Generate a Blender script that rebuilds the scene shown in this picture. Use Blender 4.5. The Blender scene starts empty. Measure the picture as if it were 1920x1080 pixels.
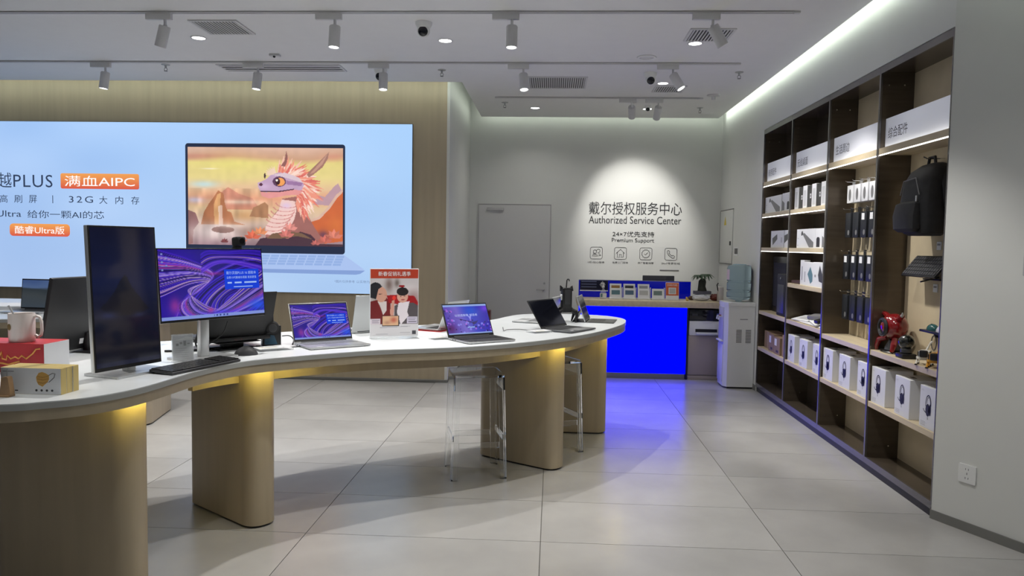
import bpy, bmesh, math, random
import numpy as np
from mathutils import Matrix, Vector
random.seed(7)
S = bpy.context.scene
COL = S.collection
R = math.radians
PI = math.pi

# ------------------------------------------------------------------ camera, world, exposure
cam_d = bpy.data.cameras.new('camera'); cam = bpy.data.objects.new('camera', cam_d); COL.objects.link(cam)
cam_d.sensor_width = 36.0; cam_d.sensor_fit = 'HORIZONTAL'; cam_d.lens = 1408.77 / 1920 * 36.0
cam_d.clip_start = 0.05; cam_d.clip_end = 100
def cam_matrix(yaw, pitch, roll, loc):
    f = Vector((math.sin(yaw) * math.cos(pitch), math.cos(yaw) * math.cos(pitch), -math.sin(pitch)))
    r = Vector((math.cos(yaw), -math.sin(yaw), 0)); d = f.cross(r)
    r2 = math.cos(roll) * r + math.sin(roll) * d; d2 = -math.sin(roll) * r + math.cos(roll) * d
    M = Matrix.Identity(4)
    for i in range(3):
        M[i][0] = r2[i]; M[i][1] = -d2[i]; M[i][2] = -f[i]; M[i][3] = loc[i]
    return M
cam.matrix_world = cam_matrix(-.0541, .0586, -.0162, (0, 0, 1.495))
S.camera = cam
W = bpy.data.worlds.new('world'); S.world = W; W.use_nodes = True
W.node_tree.nodes['Background'].inputs[0].default_value = (.92, .95, 1, 1)
W.node_tree.nodes['Background'].inputs[1].default_value = .20
S.view_settings.view_transform = 'Standard'; S.view_settings.look = 'None'
S.view_settings.exposure = 0.0; S.view_settings.gamma = 1.0; S.view_settings.use_curve_mapping = False
S.cycles.use_denoising = True
S.cycles.max_bounces = 10; S.cycles.diffuse_bounces = 5; S.cycles.glossy_bounces = 4
S.cycles.transmission_bounces = 10; S.cycles.transparent_max_bounces = 10
S.cycles.sample_clamp_indirect = 6.0; S.cycles.caustics_reflective = False; S.cycles.caustics_refractive = False

# ------------------------------------------------------------------ materials
MATS = {}
def lin(c):
    return tuple(((x / 255) / 12.92 if x / 255 <= .04045 else ((x / 255 + .055) / 1.055) ** 2.4) for x in c)
def mat(name, color, rough=.5, metal=0, noise=0, nscale=8, bump=0, bscale=60, emit=None, es=1, trans=0, ior=1.45, stretch=None, coat=0, spec=.5, rnd=0):
    if name in MATS: return MATS[name]
    m = bpy.data.materials.new(name); m.use_nodes = True; nt = m.node_tree; b = nt.nodes['Principled BSDF']
    b.inputs['Base Color'].default_value = (*color, 1); b.inputs['Roughness'].default_value = rough
    b.inputs['Metallic'].default_value = metal; b.inputs['Specular IOR Level'].default_value = spec
    b.inputs['Transmission Weight'].default_value = trans; b.inputs['IOR'].default_value = ior
    b.inputs['Coat Weight'].default_value = coat; b.inputs['Coat Roughness'].default_value = .08
    if emit: b.inputs['Emission Color'].default_value = (*emit, 1); b.inputs['Emission Strength'].default_value = es
    tc = nt.nodes.new('ShaderNodeTexCoord'); vec = tc.outputs['Object']
    if stretch:
        mp = nt.nodes.new('ShaderNodeMapping'); mp.inputs['Scale'].default_value = stretch
        nt.links.new(vec, mp.inputs['Vector']); vec = mp.outputs['Vector']
    n = nt.nodes.new('ShaderNodeTexNoise'); n.inputs['Scale'].default_value = nscale; n.inputs['Detail'].default_value = 5
    nt.links.new(vec, n.inputs['Vector'])
    rp = nt.nodes.new('ShaderNodeValToRGB'); k = noise
    rp.color_ramp.elements[0].position = .3; rp.color_ramp.elements[1].position = .7
    rp.color_ramp.elements[0].color = (*[c * (1 - k) for c in color], 1); rp.color_ramp.elements[1].color = (*[min(1, c * (1 + k)) for c in color], 1)
    nt.links.new(n.outputs['Fac'], rp.inputs['Fac'])
    out = rp.outputs['Color']
    if rnd:
        oi = nt.nodes.new('ShaderNodeObjectInfo'); mr = nt.nodes.new('ShaderNodeMapRange'); mr.inputs['To Min'].default_value = 1 - rnd; mr.inputs['To Max'].default_value = 1 + rnd
        nt.links.new(oi.outputs['Random'], mr.inputs['Value'])
        mx = nt.nodes.new('ShaderNodeVectorMath'); mx.operation = 'SCALE'
        nt.links.new(out, mx.inputs[0]); nt.links.new(mr.outputs['Result'], mx.inputs['Scale']); out = mx.outputs['Vector']
    nt.links.new(out, b.inputs['Base Color'])
    if bump:
        n2 = nt.nodes.new('ShaderNodeTexNoise'); n2.inputs['Scale'].default_value = bscale
        nt.links.new(vec, n2.inputs['Vector'])
        bp = nt.nodes.new('ShaderNodeBump'); bp.inputs['Strength'].default_value = bump; bp.inputs['Distance'].default_value = .002
        nt.links.new(n2.outputs['Fac'], bp.inputs['Height']); nt.links.new(bp.outputs['Normal'], b.inputs['Normal'])
    MATS[name] = m; return m
def emat(name, color, s=1.0):
    if name in MATS: return MATS[name]
    m = bpy.data.materials.new(name); m.use_nodes = True; nt = m.node_tree; nt.nodes.clear()
    o = nt.nodes.new('ShaderNodeOutputMaterial'); e = nt.nodes.new('ShaderNodeEmission')
    e.inputs[0].default_value = (*color, 1); e.inputs[1].default_value = s; nt.links.new(e.outputs[0], o.inputs[0])
    MATS[name] = m; return m
def attr_mat(name, emis, rough=.4):
    if name in MATS: return MATS[name]
    m = bpy.data.materials.new(name); m.use_nodes = True; nt = m.node_tree; b = nt.nodes['Principled BSDF']
    a = nt.nodes.new('ShaderNodeAttribute'); a.attribute_name = 'Col'
    b.inputs['Roughness'].default_value = rough
    if emis:
        b.inputs['Base Color'].default_value = (.01, .01, .01, 1); nt.links.new(a.outputs['Color'], b.inputs['Emission Color']); b.inputs['Emission Strength'].default_value = emis
    else:
        nt.links.new(a.outputs['Color'], b.inputs['Base Color'])
    MATS[name] = m; return m

WALLW = mat('wall_paint', (.66, .67, .65), .75, noise=.015, nscale=3)
CEIL = mat('ceiling_paint', (.76, .76, .755), .8, noise=.01)
TILE = mat('floor_tile', (.395, .388, .378), .25, noise=.09, nscale=2.2, rnd=.03, bump=.03, bscale=9)
GROUT = mat('grout', (.10, .095, .09), .8)
WOOD = mat('maple_wood', (.43, .36, .255), .42, noise=.055, nscale=3, stretch=(6, 6, .35))
WOODH = mat('maple_wood_shelf', (.56, .47, .32), .42, noise=.10, nscale=3, stretch=(9, .8, 9))
SOLID = mat('white_solid_surface', (.72, .75, .77), .28, noise=.025, nscale=6)
SOLIDE = mat('grey_edge', (.42, .43, .42), .35)
BRONZE = mat('dark_bronze_panel', (.105, .084, .062), .24, metal=.45, noise=.12, nscale=3, stretch=(1, 1, 12))
GUN = mat('gunmetal', (.20, .19, .19), .26, metal=.75, noise=.04)
SKIRT = mat('baseboard_metal', (.23, .23, .22), .4, metal=.4)
PLINTH = mat('plinth_black', (.015, .014, .016), .4)
WHITEP = mat('white_plastic', (.72, .73, .73), .35)
LAMPW = mat('lamp_white', (.60, .60, .61), .45)
BLACKP = mat('black_plastic', (.012, .012, .013), .38)
BLACKM = mat('black_matte', (.018, .018, .019), .75, noise=.2, nscale=40)
DARKG = mat('dark_grey', (.045, .046, .05), .4)
GREYP = mat('grey_plastic', (.16, .16, .165), .45)
SILVER = mat('silver_aluminium', (.58, .59, .60), .32, metal=.75)
SILVERD = mat('silver_dark', (.40, .41, .42), .35, metal=.6)
CHROME = mat('chrome', (.75, .75, .76), .12, metal=1)
GLASSY = mat('black_glass', (.006, .007, .012), .08, spec=.6)
ACRYL = mat('clear_acrylic', (.97, .98, .98), .02, trans=1, ior=1.40)
ACRYT = mat('clear_acrylic_thin', (.85, .88, .90), .05)
ACRYT.node_tree.nodes['Principled BSDF'].inputs['Alpha'].default_value = .22
PAPER = mat('white_paper', (.76, .77, .79), .6)
PAPERG = mat('printed_grey', (.30, .30, .32), .6)
INK = mat('black_ink', (.02, .02, .022), .55)
CARD = mat('brown_cardboard', (.30, .20, .125), .7, noise=.05)
RED = mat('red_card', (.42, .022, .03), .45)
YELL = mat('yellow_card', (.60, .46, .17), .5)
MASKO = mat('mask_ochre', (.62, .36, .09), .6)
GOLD = mat('gold_foil', (.75, .38, .10), .35, metal=.3)
BWOOD = mat('brown_wood', (.33, .20, .10), .5, noise=.15, nscale=20)
ORANGE = mat('orange_red_print', (.62, .13, .045), .5)
TEAL = mat('teal_print', (.10, .20, .24), .5)
LED_W = emat('led_white', (1, .98, .92), 5)
LED_COVE = emat('led_cove', (.90, 1.0, .86), 14)
LED_Y = emat('led_yellow', (1, .82, .16), 28)
LENS = emat('lens_light', (1, .99, .96), 9)
BLUEPANEL = emat('blue_lit_panel', (.0, .0006, 1), 3.6)  # emission stands in for LED strip light washing the blue counter front
NAVY = mat('navy_gloss_lit', (.0, .003, .12), .25, emit=(0, .002, .30), es=.55)  # weak blue emission imitates light falling on the upright panel, no lamp itself
WATERB = mat('blue_bottle', (.50, .66, .76), .04, trans=.9, ior=1.25)
LEAF = mat('leaf_green', (.03, .06, .03), .5)

# ------------------------------------------------------------------ mesh helpers
def finish(name, me, m, parent, smooth=True, ang=35):
    if m is not None:
        for x in (m if isinstance(m, (list, tuple)) else [m]): me.materials.append(x)
    if smooth and len(me.polygons):
        me.polygons.foreach_set('use_smooth', [True] * len(me.polygons)); me.set_sharp_from_angle(angle=R(ang))
    o = bpy.data.objects.new(name, me); COL.objects.link(o)
    if parent is not None: o.parent = parent
    return o
def obj(name, bm, m, parent=None, smooth=True, ang=35):
    me = bpy.data.meshes.new(name); bmesh.ops.recalc_face_normals(bm, faces=bm.faces[:]); bm.to_mesh(me); bm.free()
    return finish(name, me, m, parent, smooth, ang)
def nb(): return bmesh.new()
def tag(o, label=None, cat=None, group=None, kind=None):
    if label: o['label'] = label
    if cat: o['category'] = cat
    if group: o['group'] = group
    if kind: o['kind'] = kind
    return o
def thing(name, label, cat, loc=(0, 0, 0), rz=0, group=None, M=None):
    o = bpy.data.objects.new(name, None); COL.objects.link(o); o.empty_display_size = .05
    if M is not None: o.matrix_world = M
    else: o.location = loc; o.rotation_euler = (0, 0, rz)
    return tag(o, label, cat, group)
def xf(bm, vs, M):
    if M is not None: bmesh.ops.transform(bm, matrix=M, verts=vs)
def box(bm, x0, x1, y0, y1, z0, z1, bev=0, seg=2, M=None, mi=0):
    g = bmesh.ops.create_cube(bm, size=1.0); vs = g['verts']
    bmesh.ops.transform(bm, matrix=Matrix.Translation(((x0 + x1) / 2, (y0 + y1) / 2, (z0 + z1) / 2)) @ Matrix.Diagonal((abs(x1 - x0), abs(y1 - y0), abs(z1 - z0), 1)), verts=vs)
    if bev:
        es = list({e for v in vs for e in v.link_edges})
        r = bmesh.ops.bevel(bm, geom=es, offset=min(bev, .49 * min(abs(x1 - x0), abs(y1 - y0), abs(z1 - z0))), segments=seg, profile=.5, affect='EDGES')
        vs = list({v for f in r['faces'] for v in f.verts} | {v for v in vs if v.is_valid})
    if mi:
        for f in {f for v in vs for f in v.link_faces}: f.material_index = mi
    xf(bm, vs, M); return vs
def frame_from(p0, p1):
    d = (Vector(p1) - Vector(p0)); L = d.length; q = d.to_track_quat('Z', 'Y')
    return Matrix.Translation((Vector(p0) + Vector(p1)) / 2) @ q.to_matrix().to_4x4(), L
def cyl(bm, p0, p1, r0, r1=None, n=16, caps=True):
    M, L = frame_from(p0, p1)
    g = bmesh.ops.create_cone(bm, cap_ends=caps, cap_tris=False, segments=n, radius1=r0, radius2=r0 if r1 is None else r1, depth=L, matrix=M)
    return g['verts']
def tube(bm, pts, r, n=8, closed=False):
    P = [Vector(p) for p in pts]; N = len(P); rings = []
    for i, p in enumerate(P):
        a = P[(i - 1) % N] if closed or i > 0 else p; b = P[(i + 1) % N] if closed or i < N - 1 else p
        t = (b - a).normalized(); q = t.to_track_quat('Z', 'Y').to_matrix()
        if i == 0: u = q.col[0].copy()
        else:
            u = u - t * u.dot(t); u = u.normalized() if u.length > 1e-6 else q.col[0].copy()
        w = t.cross(u); rr = r[i] if isinstance(r, (list, tuple)) else r
        rings.append([bm.verts.new(p + rr * (math.cos(2 * PI * k / n) * u + math.sin(2 * PI * k / n) * w)) for k in range(n)])
    for i in range(N if closed else N - 1):
        A, B = rings[i], rings[(i + 1) % N]
        for k in range(n): bm.faces.new((A[k], A[(k + 1) % n], B[(k + 1) % n], B[k]))
    if not closed:
        bm.faces.new(rings[0][::-1]); bm.faces.new(rings[-1])
    return [v for g in rings for v in g]
def lathe(bm, prof, n=24, M=None, mi=0):
    rings = []
    for r, z in prof:
        rings.append([bm.verts.new((r * math.cos(2 * PI * k / n), r * math.sin(2 * PI * k / n), z)) for k in range(n)] if r > 1e-6 else [bm.verts.new((0, 0, z))])
    fs = []
    for A, B in zip(rings, rings[1:]):
        if len(A) == 1 and len(B) == 1: continue
        for k in range(n):
            q = (k + 1) % n
            if len(A) == 1: fs.append(bm.faces.new((A[0], B[q], B[k])))
            elif len(B) == 1: fs.append(bm.faces.new((A[k], A[q], B[0])))
            else: fs.append(bm.faces.new((A[k], A[q], B[q], B[k])))
    for f in fs: f.material_index = mi
    vs = [v for g in rings for v in g]; xf(bm, vs, M); return vs
def ball(bm, c, r, sc=(1, 1, 1), n=20, M=None):
    g = bmesh.ops.create_uvsphere(bm, u_segments=n, v_segments=max(8, n // 2), radius=r)
    T = Matrix.Translation(c) @ Matrix.Diagonal((*sc, 1))
    bmesh.ops.transform(bm, matrix=(M @ T) if M is not None else T, verts=g['verts']); return g['verts']
def prism(bm, poly, z0, z1, M=None, mi=0):
    a = [bm.verts.new((x, y, z0)) for x, y in poly]; b = [bm.verts.new((x, y, z1)) for x, y in poly]; n = len(a)
    fs = [bm.faces.new(a[::-1]), bm.faces.new(b)]
    for i in range(n): fs.append(bm.faces.new((a[i], a[(i + 1) % n], b[(i + 1) % n], b[i])))
    for f in fs: f.material_index = mi
    xf(bm, a + b, M); return a + b
def ringprism(bm, outer, inner, z0, z1):
    n = len(outer); L = [[bm.verts.new((x, y, z)) for x, y in P] for P, z in ((outer, z0), (outer, z1), (inner, z1), (inner, z0))]
    for q in range(4):
        A, B = L[q], L[(q + 1) % 4]
        for i in range(n): bm.faces.new((A[i], A[(i + 1) % n], B[(i + 1) % n], B[i]))
def rrect(w, h, r, n=5, cx=0, cy=0):
    out = []
    for sx, sy, a0 in ((1, 1, 0), (-1, 1, 90), (-1, -1, 180), (1, -1, 270)):
        for k in range(n + 1):
            a = R(a0 + 90 * k / n); out.append((cx + sx * (w / 2 - r) + r * math.cos(a), cy + sy * (h / 2 - r) + r * math.sin(a)))
    return out
def catmull(P, per=6):
    n = len(P); out = []
    for i in range(n):
        p0, p1, p2, p3 = (np.array(P[(i + k) % n], float) for k in (-1, 0, 1, 2))
        for j in range(per):
            t = j / per
            out.append(tuple(.5 * ((2 * p1) + (p2 - p0) * t + (2 * p0 - 5 * p1 + 4 * p2 - p3) * t * t + (3 * p1 - p0 - 3 * p2 + p3) * t ** 3)))
    return out
def offset(P, d):
    n = len(P); A = np.array(P); T = np.roll(A, -1, 0) - np.roll(A, 1, 0); T /= np.linalg.norm(T, axis=1)[:, None]
    area = .5 * np.sum(A[:, 0] * np.roll(A[:, 1], -1) - np.roll(A[:, 0], -1) * A[:, 1]); s = 1 if area > 0 else -1
    N = np.stack([-T[:, 1], T[:, 0]], 1) * s
    return [tuple(p) for p in A + N * d]
def copy_tree(o, parent=None):
    c = o.copy(); COL.objects.link(c)
    if parent is not None: c.parent = parent
    for ch in list(o.children): copy_tree(ch, c)
    return c
def frame(o, x, y):      # 4x4 from origin, x axis, y axis
    X = Vector(x).normalized(); Y = Vector(y).normalized(); Z = X.cross(Y)
    M = Matrix.Identity(4)
    for i in range(3): M[i][0] = X[i]; M[i][1] = Y[i]; M[i][2] = Z[i]; M[i][3] = o[i]
    return M
def text(name, body, m, parent, M, width=None, height=None, align='L', ext=.0008, bold=0, spacing=1.0):
    cu = bpy.data.curves.new('t', 'FONT'); cu.body = body; cu.size = 1; cu.extrude = 0; cu.resolution_u = 3; cu.space_character = spacing
    if bold: cu.offset = bold
    t = bpy.data.objects.new('t', cu); COL.objects.link(t); bpy.context.view_layer.update()
    me = bpy.data.meshes.new_from_object(t.evaluated_get(bpy.context.evaluated_depsgraph_get()))
    bpy.data.objects.remove(t); bpy.data.curves.remove(cu)
    n = len(me.vertices); co = np.zeros(n * 3, np.float32); me.vertices.foreach_get('co', co); co = co.reshape(-1, 3)
    mn, mx = co.min(0), co.max(0); w, h = mx[0] - mn[0], mx[1] - mn[1]
    sx = width / w if width else height / h; sy = height / h if height else sx
    co[:, 0] = (co[:, 0] - mn[0]) * sx; co[:, 1] = (co[:, 1] - mn[1]) * sy
    if align == 'C': co[:, 0] -= w * sx / 2
    co[:, 2] = ext
    A = np.array(M); co = co @ A[:3, :3].T + A[:3, 3]
    me.vertices.foreach_set('co', co.astype(np.float32).ravel()); me.update(); me.materials.clear()
    return finish(name, me, m, parent, smooth=False)

# ------------------------------------------------------------------ painted flat pictures (screens, prints) as coloured grids
def canvas(w, h):
    u, v = np.meshgrid((np.arange(w) + .5) / w, (np.arange(h) + .5) / h); return u, v, np.zeros((h, w, 3))
def blend(img, mask, c): img[:] = img * (1 - mask[..., None]) + np.array(c, float) * mask[..., None]
def pmask(u, v, P):
    P = np.array(P, float); ins = np.zeros(u.shape, bool); j = len(P) - 1
    for i in range(len(P)):
        xi, yi = P[i]; xj, yj = P[j]
        if yi != yj: ins ^= ((yi > v) != (yj > v)) & (u < (xj - xi) * (v - yi) / (yj - yi) + xi)
        j = i
    return ins.astype(float)
def emask(u, v, cx, cy, rx, ry, soft=.0):
    d = ((u - cx) / rx) ** 2 + ((v - cy) / ry) ** 2
    return np.exp(-d * 1.5) if soft else (d < 1).astype(float)
def vnoise(u, v, sx, sy, seed=1):
    g = np.random.RandomState(seed).rand(64, 64); x, y = u * sx, v * sy; i, j = np.floor(x).astype(int), np.floor(y).astype(int)
    fx, fy = x - i, y - j; fx = fx * fx * (3 - 2 * fx); fy = fy * fy * (3 - 2 * fy)
    G = lambda a, b: g[b % 64, a % 64]
    return (G(i, j) * (1 - fx) + G(i + 1, j) * fx) * (1 - fy) + (G(i, j + 1) * (1 - fx) + G(i + 1, j + 1) * fx) * fy
def picture(name, img, m, parent, M, w, h, off=.0):
    H, Wd = img.shape[:2]
    xs = np.linspace(0, w, Wd); ys = np.linspace(0, h, H); X, Y = np.meshgrid(xs, ys)
    co = np.stack([X.ravel(), Y.ravel(), np.full(X.size, off)], 1); A = np.array(M); co = co @ A[:3, :3].T + A[:3, 3]
    idx = np.arange(H * Wd).reshape(H, Wd); f = np.stack([idx[:-1, :-1], idx[:-1, 1:], idx[1:, 1:], idx[1:, :-1]], -1).reshape(-1, 4)
    me = bpy.data.meshes.new(name); me.vertices.add(len(co)); me.vertices.foreach_set('co', co.astype(np.float32).ravel())
    me.loops.add(f.size); me.loops.foreach_set('vertex_index', f.astype(np.int32).ravel())
    me.polygons.add(len(f)); me.polygons.foreach_set('loop_start', (np.arange(len(f)) * 4).astype(np.int32))
    me.update(calc_edges=True)
    a = me.color_attributes.new('Col', 'FLOAT_COLOR', 'POINT'); c = np.clip(img / 255, 0, 1); c = np.where(c <= .04045, c / 12.92, ((c + .055) / 1.055) ** 2.4)
    a.data.foreach_set('color', np.concatenate([c.reshape(-1, 3), np.ones((c.shape[0] * c.shape[1], 1))], 1).astype(np.float32).ravel())
    return finish(name, me, m, parent, smooth=False)
EM1 = attr_mat('screen_picture', 1.0, .15)
PRN = attr_mat('printed_picture', 0, .35)

# ================================================================== THE SETTING
H = 3.12            # ceiling height
XR, YB, YL, XS = 2.14, 9.85, 7.93, -1.11     # right wall, back wall, screen wall, return wall
def struct(name, bm, m, parent=None, kind='structure', **k):
    o = obj(name, bm, m, parent, **k)
    if parent is None: o['kind'] = kind
    return o
bm = nb(); box(bm, -8, 3.4, -3, 10, -.12, -.004); floor = struct('floor', bm, GROUT)
# floor tiles 1.2 x 0.6 m
bm = nb(); box(bm, -.598, .598, -.2983, .2983, -.0035, 0)
t0 = obj('tile', bm, TILE, floor, smooth=False); tme = t0.data; first = True
for i in range(-4, 4):
    for j in range(-5, 11):
        x = -1.2367 + 1.2 * i + .6; y = 3.7068 + .6 * j + .3
        if x < -6 or x > 3.2 or (y > 8.2 and x < -1.2): continue
        if x < -2.5 and y < 1.0: continue
        o = t0 if first else bpy.data.objects.new('tile', tme)
        if not first: COL.objects.link(o); o.parent = floor
        o.location = (x, y, 0); first = False
# walls
def wallbox(name, *a, m=WALLW):
    bm = nb(); box(bm, *a); return struct(name, bm, m, smooth=False)
wb = wallbox('wall_back', XS - .1, XR + .5, YB, YB + .12, 0, 3.45)
bm = nb(); box(bm, -8, XS - .03, YL, YL + .1, 0, 3.45); ws = struct('wall_screen', bm, WOOD, smooth=False)
wallbox('wall_return', XS - .03, XS, YL, YB, 0, 3.45)
bm = nb()
box(bm, XR, XR + .1, 7.925, YB, 0, 3.45); box(bm, XR, XR + .1, 4.25, 7.925, 2.705, 3.45)
wr = struct('wall_right', bm, WALLW, smooth=False)
bm = nb(); prism(bm, [(2.14, 4.25), (2.368, 3.79), (2.75, 3.99), (2.75, 4.25)], 0, 3.45); wa = struct('wall_right_near', bm, WALLW, smooth=False)
wallbox('wall_right_front', 2.75, 2.85, -3, 4.25, 0, 3.45)
bm = nb(); prism(bm, [(2.368, 3.79), (2.372, 3.782), (2.60, 3.70), (2.62, 3.75), (2.42, 3.82)], 0, 2.3); struct('door_2', bm, GREYP, smooth=False)
wallbox('wall_left', -8.1, -8, -3, 8, 0, 3.45)
# ceiling with a cove gap along the walls and the cove roof above
bm = nb(); prism(bm, [(-8, -3), (2.05, -3), (2.05, 9.72), (-.955, 9.72), (-.955, 7.66), (-8, 7.66)], H, H + .09); ceil = struct('ceiling', bm, CEIL, smooth=False)
bm = nb(); box(bm, -8, 3.4, -3, 10, 3.45, 3.5); struct('ceiling_upper', bm, CEIL, smooth=False)
# LED strips on the hidden edge of the ceiling lip
def strip(name, a, kind='structure', m=LED_COVE):
    bm = nb(); box(bm, *a); o = obj(name, bm, m, None, smooth=False); o['kind'] = kind; return o
strip('trim_1', (2.051, 2.056, -1, 9.70, 3.14, 3.16))
strip('trim_2', (-.95, 2.045, 9.721, 9.726, 3.14, 3.16), m=emat('led_cove_rear', (.90, 1.0, .84), 6))
strip('trim_3', (-.961, -.956, 7.67, 9.70, 3.14, 3.16), m=emat('led_cove_rear', (.90, 1.0, .84), 6))
strip('trim_4', (-8, -.96, 7.661, 7.666, 3.14, 3.16))
# baseboards
def bb(name, a, m=SKIRT):
    bm = nb(); box(bm, *a, bev=.002, seg=1); struct(name, bm, m)
bb('baseboard_screen', (-8, XS, YL - .008, YL, 0, .03)); bb('baseboard_return', (XS, XS + .008, YL, YB, 0, .03))
bb('baseboard_back', (XS, XR, YB - .008, YB, 0, .06)); bb('baseboard_right', (XR - .008, XR, 7.93, YB, 0, .06))
bm = nb(); prism(bm, [(2.133, 4.252), (2.136, 4.244), (2.361, 3.785), (2.372, 3.79), (2.147, 4.256)], 0, .05); struct('baseboard_near', bm, SKIRT, smooth=False)

# back door
dr = bpy.data.objects.new('door_1', None); COL.objects.link(dr); dr.location = (-.515, YB, 0); dr['kind'] = 'structure'
bm = nb(); box(bm, -.47, .47, -.012, 0, .01, 2.005, bev=.002, seg=1); obj('door_leaf', bm, mat('door_paint', (.60, .60, .60), .6), dr)
bm = nb(); box(bm, -.482, -.473, -.016, 0, 0, 2.02); box(bm, .473, .482, -.016, 0, 0, 2.02); box(bm, -.482, .482, -.016, 0, 2.01, 2.02)
obj('door_frame', bm, mat('door_paint', (.60, .60, .60), .6), dr, smooth=False)
bm = nb(); box(bm, -.473, -.470, -.006, -.001, .01, 2.01); box(bm, .470, .473, -.006, -.001, .01, 2.01); box(bm, -.473, .473, -.006, -.001, 2.005, 2.010); obj('door_gap', bm, PLINTH, dr, smooth=False)
bm = nb(); cyl(bm, (.40, -.012, .905), (.40, -.055, .905), .009); tube(bm, [(.40, -.05, .905), (.385, -.052, .905), (.30, -.052, .905)], .009)
h = obj('door_handle', bm, CHROME, dr); bm = nb(); cyl(bm, (.405, -.012, .985), (.405, -.02, .985), .014); obj('lock_cylinder', bm, SILVERD, dr)
bm = nb(); box(bm, -.36, -.14, -.04, -.012, 1.93, 1.965, bev=.004); obj('door_closer', bm, mat('closer_grey', (.5, .5, .5), .5), dr)

# ---------------------------------------------------------------- ceiling fittings
SPOTK, DOWNK = 1.30, .20
def aim(loc, target):
    d = (Vector(target) - Vector(loc)); return d.to_track_quat('-Z', 'Y')
def spot_light(name, loc, target, W_, size, blend_=.6, rad=.03, col=(1, .97, .92), parent=None):
    L = bpy.data.lights.new(name, 'SPOT'); L.energy = W_ * SPOTK; L.spot_size = R(size); L.spot_blend = 1.0 if 'service' in name else blend_; L.shadow_soft_size = rad; L.color = col
    o = bpy.data.objects.new(name, L); COL.objects.link(o)
    o.location = loc; o.rotation_mode = 'QUATERNION'; o.rotation_quaternion = aim(loc, target)
    if parent:
        bpy.context.view_layer.update(); mw = o.matrix_basis.copy(); o.parent = parent; o.matrix_parent_inverse = parent.matrix_basis.inverted()
    return o
def rail(name, label, x0, x1, y):
    t = thing(name, label, 'light track', (0, y, H)); bm = nb()
    box(bm, x0, x1, -.017, -.006, -.012, 0); box(bm, x0, x1, .006, .017, -.012, 0); box(bm, x0, x1, -.017, .017, -.003, 0)
    obj('rail_profile', bm, LAMPW, t, smooth=False)
    bm = nb(); box(bm, x0, x1, -.006, .006, -.006, -.003); obj('conductor_slot', bm, BLACKP, t, smooth=False)
    for xe in (x0, x1):
        bm = nb(); box(bm, xe - .02, xe + .02, -.018, .018, -.014, 0, bev=.002); obj('end_cap', bm, LAMPW, t)
rail('light_track', 'recessed white light track nearest the camera across the ceiling', -7.5, 1.64, 5.36)
rail('light_track', 'middle white light track running above the wooden screen wall', -7.5, 1.60, 6.84)
rail('light_track', 'short rear light track in front of the service centre wall', -.66, 1.58, 8.42)
def track_light(label, x, y, tgt, W_=90, size=62, group='white track spotlights', lit=True):
    t = thing('track_light', label, 'spotlight', (x, y, H - .012), 0, group)
    bm = nb(); box(bm, -.14, .05, -.017, .017, -.045, 0, bev=.004); obj('adapter', bm, LAMPW, t)
    bm = nb(); cyl(bm, (0, 0, -.04), (0, 0, -.085), .010); box(bm, -.014, .014, -.006, .006, -.10, -.08, bev=.003); obj('stem', bm, LAMPW, t)
    piv = Vector((x, y, H - .10)); d = (Vector(tgt) - piv).normalized(); q = aim(piv, tgt).to_matrix().to_4x4()
    M = Matrix.Translation((0, 0, -.088)) @ q
    bm = nb(); lathe(bm, [(0, .0), (.036, .0), (.040, -.006), (.040, -.15), (.037, -.153), (.034, -.150), (.034, -.146)], 24, M); hs = obj('housing', bm, LAMPW, t)
    if lit:
        bm = nb(); lathe(bm, [(0, -.1455), (.034, -.1455)], 24, M); obj('lens', bm, LENS, t)
        p = piv + d * .165
        spot_light('lamp_light', p, tgt, W_, size, parent=t)
    return t
T1 = 5.36; T2 = 6.84
track_light('track spotlight tilted left beside the slatted ceiling vent, unlit side showing', -2.82, T1, (-3.5, 5.6, .9), 70, 60)
track_light('lit track spotlight on the front track left of the dome camera', -1.58, T1, (-1.66, 5.25, .9), 95, 70)
track_light('lit track spotlight on the front track right of the dome camera', -.32, T1, (-.33, 5.2, .9), 72, 70)
track_light('track spotlight tilted right across the square ceiling vent', 1.07, T1, (2.3, 5.6, 1.0), 90, 64)
track_light('leftmost lit spotlight on the middle track above the blue screen', -4.17, T2, (-4.45, 6.7, .5), 70, 60)
track_light('lit spotlight on the middle track beside the long linear vent', -2.73, T2, (-2.95, 6.65, .5), 80, 66)
track_light('lit spotlight on the middle track in front of a small camera', -1.57, T2, (-1.52, 6.5, .3), 80, 66)
track_light('lit spotlight on the middle track left of the wide black vent', -.30, T2, (-.10, 6.3, .5), 62, 66)
track_light('lit spotlight on the middle track tilted right over the rear vent', 1.03, T2, (2.2, 6.3, .9), 80, 60)
track_light('spotlight on the rear track lighting the service centre lettering', .83, 8.42, (1.02, 9.85, 1.88), 62, 56)
track_light('rightmost spotlight on the rear track, pointing away to the wall', 1.12, 8.42, (1.06, 9.85, 1.5), 24, 60)
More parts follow.
